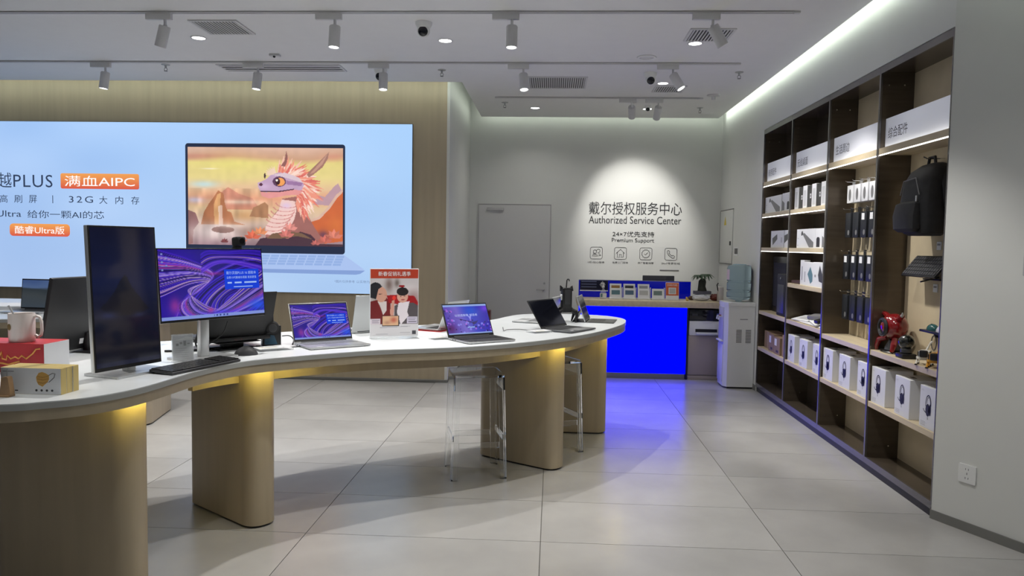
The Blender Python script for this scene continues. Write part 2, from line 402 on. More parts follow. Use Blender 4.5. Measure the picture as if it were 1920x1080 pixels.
# tracks of the same room nearer than the frame
rail('light_track', 'light track over the camera side of the shop', -7.5, 1.64, 3.95)
for q_, (x, ty) in enumerate(((-2.9, 3.9), (-1.6, 3.8), (-.3, 3.9), (1.07, 4.2))):
    track_light('spotlight over the camera side of the shop, ' + ('leftmost', 'second from left', 'third from left', 'rightmost')[q_], x, 3.95, (x + (.5 if x > 0 else 0), ty, .5), (90, 90, 76, 52)[q_], 84, 'spotlights over the camera side')
def downlight(label, x, y, W_=34):
    t = thing('downlight', label, 'downlight', (x, y, H), 0, 'round recessed downlights'); bm = nb()
    lathe(bm, [(.055, .0), (.062, -.003), (.056, -.006), (.050, -.004), (.050, .0)], 28); obj('trim_ring', bm, LAMPW, t)
    bm = nb(); lathe(bm, [(0, -.0035), (.050, -.0035)], 28); obj('diffuser', bm, LENS, t)
    L = bpy.data.lights.new('downlight_light', 'AREA'); L.shape = 'DISK'; L.size = .1; L.energy = W_ * DOWNK; L.spread = R(130); L.color = (1, .97, .90)
    o = bpy.data.objects.new('downlight_light', L); COL.objects.link(o); o.parent = t; o.location = (0, 0, -.012)
downlight('lit round downlight under the left slatted vent', -2.90, 6.04)
downlight('lit round downlight right of the white dome camera', -.90, 6.11)
downlight('lit round downlight below the right square vent', 1.10, 6.18)
downlight('lit round downlight at the rear, nearest the white door', -.25, 9.07, 16)
downlight('lit round downlight at the rear between the last spotlights', 1.08, 9.09, 16)
downlight('lit round downlight beside the rear dome camera', 1.06, 7.67, 26)
for q_, (x, y) in enumerate(((-2.9, 2.6), (-.9, 2.6), (1.1, 2.6))):
    downlight('downlight over the camera side of the shop, ' + ('leftmost', 'middle one', 'rightmost')[q_], x, y, 34)
def vent(label, x0, x1, y0, y1, n, along='y', m=LAMPW, slot=BLACKP):
    t = thing('ceiling_vent', label, 'vent', ((x0 + x1) / 2, (y0 + y1) / 2, H), 0, 'ceiling vents'); a, b = (x1 - x0) / 2, (y1 - y0) / 2; f = .02
    bm = nb()
    for q in ((-a - f, a + f, -b - f, -b), (-a - f, a + f, b, b + f), (-a - f, -a, -b, b), (a, a + f, -b, b)): box(bm, *q, -.010, 0)
    obj('vent_frame', bm, m, t, smooth=False)
    bm = nb(); box(bm, -a, a, -b, b, -.003, -.001); obj('duct_opening', bm, slot, t, smooth=False)
    bm = nb()
    for k in range(n):
        c = -a + 2 * a * (k + .5) / n if along == 'y' else -b + 2 * b * (k + .5) / n
        if along == 'y': box(bm, c - a / n * .45, c + a / n * .45, -b, b, -.010, -.006, M=None)
        else: box(bm, -a, a, c - b / n * .45, c + b / n * .45, -.010, -.006)
    s = obj('louvre_blades', bm, m, t, smooth=False); s['kind'] = 'stuff'
vent('slatted grey ceiling vent beside the left front spotlight', -2.73, -2.40, 5.57, 5.90, 14)
vent('long linear ceiling vent above the blue screen', -3.15, -2.02, 6.95, 7.17, 3, 'x', slot=DARKG)
vent('wide black slotted vent in front of the white return wall', -.27, .28, 7.41, 7.90, 26)
vent('square slatted vent behind the right tilted spotlight', 1.01, 1.31, 5.78, 6.08, 12)
vent('small rear slatted vent beside the right end of the middle track', 1.02, 1.30, 7.80, 8.07, 12)
def sprinkler(label, x, y):
    t = thing('sprinkler', label, 'sprinkler', (x, y, H), 0, 'ceiling sprinklers'); bm = nb()
    lathe(bm, [(0, 0), (.04, 0), (.036, -.006), (.012, -.008), (.009, -.02), (.009, -.035), (0, -.036)], 16); obj('escutcheon', bm, SILVERD, t)
    bm = nb(); tube(bm, [(-.009, 0, -.03), (-.015, 0, -.045), (-.005, 0, -.06)], .0025, 6); tube(bm, [(.009, 0, -.03), (.015, 0, -.045), (.005, 0, -.06)], .0025, 6); obj('yoke', bm, GREYP, t)
    bm = nb(); cyl(bm, (0, 0, -.059), (0, 0, -.062), .016); obj('deflector', bm, GREYP, t)
sprinkler('sprinkler head above the left part of the blue screen', -3.66, 6.96)
sprinkler('sprinkler head above the right end of the wooden wall', -1.08, 7.13)
sprinkler('sprinkler head at the left end of the rear track', -.59, 8.74)
sprinkler('sprinkler head beside the right end of the middle track', 1.69, 7.18)
sprinkler('sprinkler head near the rear right ceiling corner', 1.68, 9.0)
def dome(label, x, y, tgt, s=1.0):
    t = thing('security_camera', label, 'camera', (x, y, H), 0, 'security cameras'); bm = nb()
    lathe(bm, [(0, 0), (.062 * s, 0), (.062 * s, -.015 * s), (.05 * s, -.04 * s), (.035 * s, -.05 * s), (0, -.05 * s)], 24); obj('mount', bm, WHITEP, t)
    M = Matrix.Translation((0, 0, -.062 * s)) @ aim((x, y, H - .06), tgt).to_matrix().to_4x4()
    bm = nb(); lathe(bm, [(0, .045 * s), (.03 * s, .036 * s), (.046 * s, .01 * s), (.048 * s, -.012 * s), (.043 * s, -.032 * s), (.036 * s, -.034 * s)], 24, M); obj('eyeball', bm, WHITEP, t)
    bm = nb(); lathe(bm, [(.037 * s, -.033 * s), (.03 * s, -.040 * s), (.012 * s, -.044 * s), (0, -.045 * s)], 24, M); obj('lens_window', bm, GLASSY, t)
dome('white dome security camera between the two front spotlights', -.99, 5.62, (-1.0, 0, 1.2))
dome('small white security camera beside a middle track spotlight', -1.66, 7.12, (-2.5, 3, 1.4))
dome('white security camera right of the wide black vent', .88, 7.23, (1.0, 3.0, 1.0))
dome('small camera on the rear track', 1.06, 8.89, (1.0, 3.0, .5), .6)
t = thing('presence_sensor', 'tiny square sensor above the long linear vent', 'sensor', (-2.47, 6.57, H)); bm = nb(); box(bm, -.045, .045, -.03, .03, -.02, 0, bev=.005); obj('sensor_body', bm, LAMPW, t)
bm = nb(); ball(bm, (0, -.018, -.022), .012); obj('sensor_eye', bm, BLACKP, t)
t = thing('wireless_access_point', 'white round box on the rear ceiling corner', 'ceiling box', (1.68, 8.25, H)); bm = nb(); lathe(bm, [(0, 0), (.07, 0), (.068, -.012), (.02, -.02), (0, -.02)], 24); obj('cover', bm, LAMPW, t)
bm = nb(); lathe(bm, [(0, -.02), (.022, -.02), (.02, -.05), (0, -.055)], 16); obj('detector_tip', bm, LAMPW, t)
t = thing('ceiling_speaker', 'flat white ring on the ceiling above the middle track', 'speaker', (.77, 6.63, H)); bm = nb(); lathe(bm, [(.06, 0), (.085, -.003), (.08, -.008), (.062, -.007), (.06, -.002)], 28); obj('ring', bm, WHITEP, t)
bm = nb(); lathe(bm, [(0, -.002), (.061, -.002)], 28); obj('grille', bm, LAMPW, t)

# ---------------------------------------------------------------- LED screen on the wooden wall
ys = YL - .022
scr = thing('led_screen', 'huge glowing pale blue advertising screen on the wooden wall', 'screen', (-4.5, YL, 0))
def SC(x, z, off=0): return Matrix.Translation((4.5, -YL, 0)) @ frame((x, ys - off, z), (1, 0, 0), (0, 0, 1))
u, v, img = canvas(160, 60)
img[:] = np.array((168, 199, 240)) + (v[..., None] - .5) * np.array((-4, 4, 10)) + (u[..., None] - .5) * np.array((4, 10, 6))
img += (vnoise(u, v, 7, 4, 3)[..., None] - .5) * np.array((18, 14, 8))
bm = nb(); box(bm, -7.5 + 4.5, -1.50 + 4.5, -.020, 0, .935, 2.735); obj('screen_housing', bm, BLACKP, scr, smooth=False)
SCRM = attr_mat('led_screen_picture', 1.05, .5)
picture('screen_surface', img, SCRM, scr, SC(-7.497, .938), 5.994, 1.794, .001)
EINK = emat('screen_dark_text', lin((52, 66, 92)), 1); EWHT = emat('screen_white_text', (1, .97, .95), 1.1)
def stext(nm, body, x, z, w, h, m=EINK, sp=1.0, off=.004): text(nm, body, m, scr, SC(x, z, off), w, h, ext=0, spacing=sp)
stext('lettering', '灵越', -6.22, 2.015, .33, .165); stext('lettering', 'PLUS', -5.87, 2.025, .44, .135, sp=1.1)
stext('lettering', '高', -6.03, 1.855, .09, .085); stext('lettering', '刷', -5.865, 1.855, .09, .085); stext('lettering', '屏', -5.70, 1.855, .09, .085); stext('lettering', '|', -5.435, 1.855, .008, .085); stext('lettering', '32G', -5.25, 1.865, .27, .07, sp=1.25); stext('lettering', '大', -4.91, 1.855, .09, .085); stext('lettering', '内', -4.73, 1.855, .085, .085); stext('lettering', '存', -4.555, 1.855, .09, .085)
stext('lettering', 'Ultra', -6.07, 1.702, .28, .068); stext('lettering', '给你一颗AI的芯', -5.72, 1.692, .86, .085)
def pill(x, z, w, h, r, body, tw, th):
    u, v, im = canvas(60, 20); im[:] = np.array((214, 96, 72)) * (1 - v[..., None]) + np.array((236, 158, 84)) * v[..., None]
    ol = rrect(w, h, r, 6, w / 2, h / 2); bm = nb(); a = bm.verts; f = bm.faces.new([a.new((x_, y_, 0)) for x_, y_ in ol]); bmesh.ops.triangulate(bm, faces=[f])
    bmesh.ops.transform(bm, matrix=SC(x, z, .003), verts=bm.verts[:])
    o = obj('orange_label', bm, SCRM, scr, smooth=False)
    me = o.data; at = me.color_attributes.new('Col', 'FLOAT_COLOR', 'POINT')
    for i, vv in enumerate(me.vertices):
        k = (vv.co.z - z) / h; at.data[i].color = (*[lin((214, 84, 66))[q] * (1 - k) + lin((238, 160, 84))[q] * k for q in range(3)], 1)
    text('label_lettering', body, EWHT, o, SC(x + w / 2, z + (h - th) / 2, .006), tw, th, 'C', 0)
pill(-5.34, 2.015, .875, .165, .02, '满血AIPC', .78, .115)
pill(-5.925, 1.495, .68, .135, .04, '酷睿Ultra版', .56, .085)
stext('lettering', '*图片仅供参考', -2.33, 1.05, .22, .03, m=emat('screen_faint', lin((120, 140, 175)), 1)); stext('lettering', '以实物为准', -2.09, 1.05, .18, .03, m=emat('screen_faint', lin((120, 140, 175)), 1))
# advertised laptop: lid, dragon picture, keyboard deck
def spoly(nm, P, m, off, parent=scr):
    bm = nb(); f = bm.faces.new([bm.verts.new((x, y, 0)) for x, y in P]); bmesh.ops.triangulate(bm, faces=[f]); bmesh.ops.transform(bm, matrix=SC(0, 0, off), verts=bm.verts[:])
    return obj(nm, bm, m, parent, smooth=False)
lid = spoly('laptop_lid_picture', rrect(1.735, 1.16, .03, 5, -3.085, 1.934), emat('pic_bezel', lin((44, 52, 74)), 1), .003)
dk = spoly('laptop_deck_picture', [(-3.72, 1.354), (-2.235, 1.354), (-2.02, 1.205), (-2.0, 1.18), (-2.05, 1.15), (-2.1, 1.14), (-3.80, 1.15), (-3.85, 1.20)], emat('pic_deck', lin((172, 196, 240)), 1), .003)
spoly('deck_edge', [(-3.85, 1.185), (-2.0, 1.185), (-2.05, 1.15), (-2.1, 1.14), (-3.80, 1.15)], emat('pic_deck_edge', lin((135, 162, 215)), 1), .005, dk)
for r in range(4):
    for k in range(13):
        x0 = -3.52 + k * .101 - r * .012; z0 = 1.338 - r * .028
        spoly('picture_key', [(x0, z0), (x0 + .085, z0), (x0 + .081, z0 - .022), (x0 - .005, z0 - .022)], emat('pic_keys', lin((150, 178, 228)), 1), .005, dk)
DW, DH = 290, 186; u, v, img = canvas(DW, DH)
X = 45 + u * 1013; Y = 88 + (1 - v) * 650       # sketch coordinates
def lerp(t, stops):
    out = np.zeros(t.shape + (3,)); xs = [s[0] for s in stops]
    for k in range(3): out[..., k] = np.interp(t, xs, [s[1][k] for s in stops])
    return out
img[:] = lerp((Y - 88) / 650 + .05 * (vnoise(u, v, 4, 10, 5) - .5), [(0, (216, 178, 158)), (.1, (205, 160, 130)), (.16, (224, 208, 132)), (.3, (226, 208, 140)), (.42, (226, 190, 150)), (.52, (224, 160, 128)), (.62, (222, 190, 150)), (.8, (206, 180, 170)), (1, (150, 120, 130))])
blend(img, emask(X, Y, 160, 150, 260, 22, 1) * .6, (190, 120, 110)); blend(img, emask(X, Y, 150, 335, 110, 28, 1) * .8, (190, 222, 228)); blend(img, emask(X, Y, 90, 440, 70, 24, 1) * .7, (200, 205, 240))
blend(img, emask(X, Y, 330, 190, 230, 60, 1) * .5, (236, 226, 130)); blend(img, emask(X, Y, 190, 232, 60, 5, 1) * .8, (250, 240, 220)); blend(img, emask(X, Y, 1000, 150, 90, 30, 1) * .6, (210, 140, 120))
blend(img, pmask(X, Y, [(190, 500), (250, 400), (310, 352), (380, 395), (470, 425), (520, 500)]), (206, 140, 118))
blend(img, pmask(X, Y, [(860, 460), (900, 400), (940, 410), (1000, 340), (1025, 318), (1060, 390), (1060, 470)]), (186, 150, 160))
blend(img, emask(X, Y, 380, 450, 170, 18, 1) * .7, (250, 225, 200))
blend(img, emask(X, Y, 420, 540, 150, 50, 1) * .7, (190, 140, 90))
blend(img, pmask(X, Y, [(45, 505), (95, 525), (118, 590), (80, 640), (75, 730), (45, 740)]), (140, 100, 100))
blend(img, pmask(X, Y, [(130, 600), (150, 520), (185, 460), (215, 420), (245, 375), (280, 395), (290, 470), (305, 510), (330, 520), (350, 580), (420, 600)]), (182, 118, 82))
blend(img, pmask(X, Y, [(215, 470), (240, 400), (262, 390), (250, 600), (220, 600)]), (214, 160, 110)); blend(img, pmask(X, Y, [(245, 480), (270, 470), (276, 610), (248, 610)]) * .6, (240, 220, 210))
blend(img, pmask(X, Y, [(450, 545), (475, 485), (510, 470), (550, 448), (572, 470), (572, 555)]), (168, 122, 90))
blend(img, emask(X, Y, 220, 650, 230, 70, 1) * .9, (226, 208, 205)); blend(img, emask(X, Y, 275, 635, 75, 22), (150, 118, 112)); blend(img, emask(X, Y, 330, 610, 110, 16, 1) * .6, (226, 205, 190))
blend(img, emask(X, Y, 480, 640, 120, 40, 1) * .6, (150, 115, 95))
rk = ((X < 600) & (Y > 360)).astype(float)
img *= (1 - rk * .22 * (vnoise(u, v, 38, 9, 21) - .35))[..., None]
# dragon wing, body, chest
blend(img, pmask(X, Y, [(1060, 355), (1010, 400), (960, 480), (905, 540), (830, 570), (850, 640), (920, 720), (1060, 700)]), (202, 102, 60))
blend(img, pmask(X, Y, [(1060, 352), (1012, 395), (955, 480), (900, 540), (825, 568), (832, 582), (905, 556), (968, 492), (1022, 412), (1060, 372)]), (214, 176, 158))
blend(img, emask(X, Y, 930, 660, 45, 35, 1) * .8, (90, 60, 90)); blend(img, emask(X, Y, 1010, 590, 60, 70, 1) * .6, (214, 120, 64))
blend(img, pmask(X, Y, [(665, 425), (800, 400), (815, 500), (860, 590), (960, 745), (560, 745), (552, 640), (600, 545), (650, 480)]), (158, 104, 98))
blend(img, pmask(X, Y, [(660, 430), (745, 440), (756, 500), (742, 560), (715, 610), (660, 660), (552, 665), (556, 610), (590, 560), (640, 500)]), (236, 200, 192))
for k in range(8):
    cx, cy = 700 - k * 16, 460 + k * 26; rr = ((X - cx) / 78) ** 2 + ((Y - cy + 10) / 34) ** 2
    blend(img, ((np.abs(rr - 1) < .13) & (Y > cy - 8) & (X < 752 - k * 4) & (X > 560)).astype(float) * .75, (196, 118, 116))
blend(img, emask(X, Y, 690, 470, 40, 26, 1) * .7, (214, 190, 226))
rs = np.random.RandomState(4)
spine = [(640, 238), (690, 226), (745, 232), (800, 255), (845, 300), (868, 350), (862, 400), (838, 440), (815, 480), (806, 520)]
for lay in range(3):      # mane
    for k in range(30):
        tt = k / 29 * (len(spine) - 1.001); i_ = int(tt); fr_ = tt - i_; cx = spine[i_][0] * (1 - fr_) + spine[i_ + 1][0] * fr_; cy = spine[i_][1] * (1 - fr_) + spine[i_ + 1][1] * fr_
        cx += (690 - cx) * (.10 + .13 * lay); cy += (340 - cy) * (.10 + .13 * lay)
        a = math.atan2(cy - 350, cx - 700) + .35 + .35 * (rs.rand() - .5); L = (62 + 46 * rs.rand()) * (1 - .14 * lay); nx, ny = -math.sin(a) * 15, math.cos(a) * 15
        blend(img, pmask(X, Y, [(cx + nx, cy + ny), (cx + L * math.cos(a), cy + L * math.sin(a)), (cx - nx, cy - ny), (cx - 30 * math.cos(a), cy - 30 * math.sin(a))]), ((226, 124, 108), (240, 190, 170), (234, 150, 128), (214, 108, 100), (246, 214, 200))[rs.randint(5)])
for k in range(7):
    a = R(185 + 14 * k); cx, cy = 612, 270; blend(img, pmask(X, Y, [(cx - 12, cy + 8), (cx + 75 * math.cos(a) * .9, cy + 62 * math.sin(a)), (cx + 14, cy - 6)]), (238, 208, 186))
blend(img, pmask(X, Y, [(655, 208), (680, 172), (690, 108), (699, 150), (694, 185), (680, 215)]), (146, 96, 92))
blend(img, pmask(X, Y, [(822, 262), (868, 212), (920, 160), (966, 116), (958, 160), (925, 215), (868, 262), (835, 285)]), (162, 118, 106)); blend(img, pmask(X, Y, [(840, 262), (905, 190), (960, 122), (925, 195), (870, 250)]), (190, 146, 128))
blend(img, pmask(X, Y, [(503, 322), (530, 312), (556, 300), (585, 272), (640, 252), (700, 258), (770, 285), (806, 330), (790, 366), (720, 372), (640, 376), (560, 384), (520, 376), (508, 352)]), (192, 160, 190))
blend(img, pmask(X, Y, [(520, 380), (560, 386), (640, 378), (735, 362), (800, 372), (770, 398), (690, 402), (640, 414), (575, 424), (530, 408)]), (224, 150, 148))
blend(img, pmask(X, Y, [(600, 268), (680, 252), (770, 284), (800, 320), (700, 290)]), (218, 196, 206)); blend(img, pmask(X, Y, [(690, 305), (800, 318), (786, 340), (690, 330)]), (156, 118, 160))
blend(img, emask(X, Y, 545, 345, 42, 24, 1) * .6, (224, 196, 226)); blend(img, pmask(X, Y, [(520, 376), (640, 374), (740, 358), (742, 364), (640, 382), (525, 383)]), (70, 40, 60))
blend(img, emask(X, Y, 645, 312, 44, 34), (96, 62, 92)); blend(img, emask(X, Y, 650, 314, 30, 27), (238, 160, 92)); blend(img, emask(X, Y, 634, 312, 15, 22), (60, 30, 40)); blend(img, emask(X, Y, 628, 304, 7, 8), (255, 245, 235))
blend(img, emask(X, Y, 525, 333, 12, 10), (92, 50, 70)); blend(img, emask(X, Y, 551, 275, 6, 18), (70, 44, 60))
blend(img, pmask(X, Y, [(480, 745), (520, 690), (620, 672), (700, 690), (780, 640), (850, 660), (910, 720), (1060, 720), (1060, 745)]), (74, 50, 62))
blend(img, pmask(X, Y, [(560, 690), (600, 655), (700, 640), (790, 650), (860, 690), (760, 670), (650, 690)]), (120, 92, 72))
for fx, fy, s, c in ((470, 690, 50, (222, 110, 84)), (520, 660, 44, (236, 150, 104)), (395, 715, 36, (214, 120, 96)), (690, 675, 46, (216, 124, 116)), (715, 630, 44, (232, 150, 140)), (1000, 680, 52, (222, 130, 110)), (940, 710, 44, (206, 110, 98)), (285, 720, 26, (130, 70, 74)), (880, 725, 30, (200, 110, 104))):
    for k in range(5):
        a = R(-160 + 35 * k); tx, ty = fx + s * 1.2 * math.cos(a), fy + s * 1.2 * math.sin(a); nx, ny = -math.sin(a) * s * .3, math.cos(a) * s * .3
        mx, my = (fx + tx) / 2, (fy + ty) / 2
        blend(img, pmask(X, Y, [(fx, fy), (mx + nx, my + ny), (tx, ty), (mx - nx, my - ny)]), tuple(min(255, q * (.86 + .09 * (k % 3))) for q in c))
img *= (.98 + .04 * vnoise(u, v, 30, 20, 9))[..., None]
picture('dragon_wallpaper_picture', img, SCRM, lid, SC(-3.925, 1.435), 1.685, 1.04, .005)

# ---------------------------------------------------------------- lettering and icons on the back wall
LET = mat('wall_letter_dark', (.03, .032, .035), .5)
def WB(x, z, off=0): return frame((x, YB - off, z), (1, 0, 0), (0, 0, 1))
def walltext(label, body, x, z, w, h, bold=0):
    o = text('wall_lettering', body, LET, None, WB(x, z, .004), w, h, ext=0, bold=bold); tag(o, label, 'lettering', 'dark lettering on the service wall')
    mo = o.modifiers.new('thickness', 'SOLIDIFY'); mo.thickness = .004; mo.offset = 1 if False else -1
walltext('large dark Chinese lettering at the top of the service wall', '戴尔授权服务中心', .452, 1.895, 1.195, .165)
walltext('dark English lettering Authorized Service Center below the large characters', 'Authorized Service Center', .452, 1.78, 1.19, .097)
walltext('dark lettering 24×7 with Chinese characters on the service wall', '24×7优先支持', .765, 1.612, .535, .070)
walltext('small dark lettering Premium Support above the icons', 'Premium Support', .757, 1.527, .545, .066)
def icon(label, x, z, paths, cap, cw):
    t = thing('wall_icon', label, 'icon', (x, YB, z), 0, 'line icons on the service wall')
    def ln(nm, P, r, closed, par): bm = nb(); tube(bm, [(px, -.002, pz) for px, pz in P], r, 6, closed); return obj(nm, bm, LET, par)
    ln('icon_border', rrect(.155, .155, .025, 4), .0028, True, t)
    for P, c in paths: ln('icon_stroke', P, .0030, c, t)
    text('caption', cap, LET, t, frame((0, -.002, -.135), (1, 0, 0), (0, 0, 1)), cw, .028, 'C', 0)
circ = lambda cx, cz, r, n=20, a0=0, a1=360: [(cx + r * math.cos(R(a0 + (a1 - a0) * k / n)), cz + r * math.sin(R(a0 + (a1 - a0) * k / n))) for k in range(n + (0 if a1 - a0 == 360 else 1))]
zi = 1.395
icon('line icon of two people in a rounded square', .56, zi, [(circ(-.018, .018, .022), True), (circ(.025, .028, .022, 16, -110, 170), False), ([(-.055, -.038), (-.04, -.015), (.0, -.015), (.018, -.038)], True), ([(.025, -.008), (.042, -.010), (.058, -.032), (.032, -.034)], False)], '1对1贴心服务', .215)
icon('line icon of a house in a rounded square', .872, zi, [([(-.055, .0), (0, .052), (.055, .0)], False), ([(-.038, .012), (-.038, -.048), (-.012, -.048), (-.012, -.012), (.012, -.012), (.012, -.048), (.038, -.048), (.038, .012)], False)], '免费上门服务', .205)
icon('line icon of a toothed badge with a tick in a rounded square', 1.20, zi, [([((.055 if k % 2 else .047) * math.cos(2 * PI * k / 24), (.055 if k % 2 else .047) * math.sin(2 * PI * k / 24)) for k in range(24)], True), ([(-.022, .0), (-.006, -.016), (.024, .016)], False)], '原厂智能保障', .205)
icon('line icon of a telephone handset in a rounded square', 1.522, zi, [([(-.045, .045), (-.028, .05), (-.016, .028), (-.026, .012), (.012, -.024), (.028, -.014), (.05, -.028), (.044, -.046), (.02, -.052), (-.03, -.012), (-.05, .025)], True)], '24x7专家在线', .235)
bm = nb(); box(bm, 1.385, 1.63, YB - .006, YB, 1.178, 1.192, bev=.002); tag(obj('wall_strip', bm, GREYP), 'thin grey strip on the wall under the telephone icon', 'wall strip')
# fuse box on the right wall behind the dispenser
t = thing('fuse_box', 'white electrical panel with warning triangle on the right wall', 'electrical panel', (XR, 9.45, 1.3)); bm = nb(); box(bm, -.012, 0, -.32, .32, 0, .65, bev=.003); obj('panel_door', bm, WALLW, t)
bm = nb(); box(bm, -.016, -.012, .33, .335, 0, .65); box(bm, -.014, 0, -.33, .33, .652, .66); box(bm, -.014, 0, -.33, .33, -.01, -.003); obj('panel_frame', bm, GREYP, t, smooth=False)
bm = nb(); prism(bm, [(-.06, 0), (.06, 0), (0, .11)], 0, .001, frame((-.0135, .05, .47), (0, -1, 0), (0, 0, 1))); obj('warning_triangle', bm, mat('warn_yellow', (.6, .45, .03), .5), t, smooth=False)
bm = nb(); box(bm, -.025, -.012, -.27, -.24, .22, .27, bev=.004); obj('panel_lock', bm, BLACKP, t)
t = thing('barcode_label', 'white label with black bars above the water bottle', 'label', (XR, 8.95, 1.40)); bm = nb(); box(bm, -.003, 0, -.10, .10, 0, .1); obj('label_card', bm, PAPER, t, smooth=False)
for k in range(3): bm = nb(); box(bm, -.005, -.003, -.075 + k * .05, -.04 + k * .05, .02, .085); obj('printed_bar', bm, INK, t, smooth=False)

# ================================================================== SHELVING ON THE RIGHT WALL
SD = .215; XB = XR + SD
BAY = [4.25, 5.168, 6.085, 7.003, 7.92]        # divider positions, near to far
bayname = ['nearest', 'second', 'third', 'farthest']
def shelf_unit(b, boards, led, signtext, back, far_first=False):
    y0, y1 = BAY[b], BAY[b + 1]
    t = thing('shelf_unit', f'dark bronze display cabinet with lit white header, {["nearest the camera, holding the backpack", "second from the camera, with hanging packs", "third from the camera, with brochures", "farthest, beside the water dispenser"][b]}', 'shelf unit', (XR, (y0 + y1) / 2, 0), 0, 'wall display cabinets')
    a = (y1 - y0) / 2; f = .011
    for s, nm in ((-1, 'side_panel'), (1, 'side_panel')):
        bm = nb(); yy = s * (a - .006); box(bm, .012, SD, yy - .006, yy + .006, .05, 2.70); obj(nm, bm, BRONZE, t, smooth=False)
        bm = nb(); box(bm, -.002, .012, s * a - (f if s > 0 else 0), s * a + (0 if s > 0 else f), .05, 2.70, bev=.001, seg=1); obj('frame_upright', bm, GUN, t)
    for z0, z1 in ((.05, .092), (2.655, 2.70)):
        bm = nb(); box(bm, -.002, .012, -a + f, a - f, z0, z1); obj('frame_rail', bm, GUN, t, smooth=False)
    bm = nb(); box(bm, SD, SD + .012, -a, a, .05, 2.70); obj('back_panel', bm, back, t, smooth=False)
    bm = nb(); box(bm, .012, SD, -a + .012, a - .012, 2.66, 2.70); obj('top_panel', bm, BRONZE, t, smooth=False)
    bm = nb(); box(bm, .012, SD, -a + .012, a - .012, .05, .088); obj('bottom_panel', bm, BRONZE, t, smooth=False)
    bm = nb(); box(bm, .012, .2, -a, a, 0, .05); obj('plinth', bm, PLINTH, t, smooth=False)
    for z in boards:
        th = .042 if z > 2 else .036
        bm = nb(); box(bm, .004, SD, -a + .012, a - .012, z - th, z, bev=.0015, seg=1); o = obj('shelf_board', bm, WOODH, t)
        if z in led:
            bm = nb(); box(bm, .006, .016, -a + .016, a - .016, z - th - .005, z - th); obj('led_strip', bm, LED_W, o, smooth=False)
    bm = nb(); box(bm, .018, .026, -a + .014, a - .014, 2.165, 2.1675); obj('led_strip', bm, LED_W, t, smooth=False)
    bm = nb(); box(bm, .040, .055, -a + .014, a - .014, 2.165, 2.36, bev=.002); sg = obj('header_sign', bm, mat('header_white', (.72, .73, .78), .22, emit=(.75, .78, .9), es=.22), t)
    text('header_lettering', signtext, mat('header_ink', (.12, .12, .14), .5), sg, frame((.0385, a - .06, 2.222), (0, -1, 0), (0, 0, 1)), .27, .072, 'L', .0)
    for yy in (a - .0125,):
        for x_, z_ in ((.05, 2.58), (.15, 2.58), (.05, .17), (.15, .17)):
            bm = nb(); cyl(bm, (x_, yy, z_), (x_, yy - .004, z_), .005, n=10); obj('panel_pin', bm, CHROME, t)
    return t
PEG = mat('pegboard_wood', (.56, .47, .32), .55, noise=.06, nscale=6)
shelf_unit(0, [2.165, .825, .475], [2.165], '综合配件', PEG)
shelf_unit(1, [2.165, .825, .475], [2.165], '生活周边', PEG)
shelf_unit(2, [2.165, 1.845, 1.50, 1.18, .85, .475], [2.165, 1.845, 1.50], '无线桌面', BRONZE)
shelf_unit(3, [2.165, 1.845, 1.50, .85, .475], [2.165, 1.845, 1.50], '商务配件', BRONZE)

# ---- headset boxes (headset printed on the front), three per bay
def headset_print(t, M, s=1.0):
    def ring(P, r, m=INK, nm='printed_headband', closed=False):
        bm = nb(); 
        n = len(P); A = [Vector((p[0], p[1], 0)) for p in P]
        for i in range(n - (0 if closed else 1)):
            p, q = A[i], A[(i + 1) % n]; d = (q - p).normalized(); nn = Vector((-d.y, d.x, 0)) * r
            bm.faces.new([bm.verts.new(w) for w in (p - nn, q - nn, q + nn, p + nn)])
        bmesh.ops.transform(bm, matrix=M, verts=bm.verts[:]); return obj(nm, bm, m, t, smooth=False)
    arc = lambda cx, cy, rx, ry, a0, a1, n=14: [(cx + rx * math.cos(R(a0 + (a1 - a0) * k / n)), cy + ry * math.sin(R(a0 + (a1 - a0) * k / n))) for k in range(n + 1)]
    ring(arc(.0, .035, .030, .050, -10, 200), .0035); ring(arc(.004, .035, .020, .040, -10, 180), .002)
    def blob(P, m=INK, nm='printed_earcup'):
        bm = nb(); f = bm.faces.new([bm.verts.new((x, y, 0)) for x, y in P]); bmesh.ops.triangulate(bm, faces=[f]); bmesh.ops.transform(bm, matrix=M @ Matrix.Translation((0, 0, .0004)), verts=bm.verts[:]); return obj(nm, bm, m, t, smooth=False)
    blob(arc(-.004, .0, .026, .036, 0, 350, 18)); blob(arc(-.006, .0, .013, .02, 0, 350, 14), DARKG); blob(arc(.022, .005, .012, .034, 0, 350, 14))
    ring([(-.02, -.02), (-.045, -.012), (-.058, .0)], .003, nm='printed_microphone'); ring([(-.004, -.036), (-.002, -.055)], .002, nm='printed_cable')
protohb = None
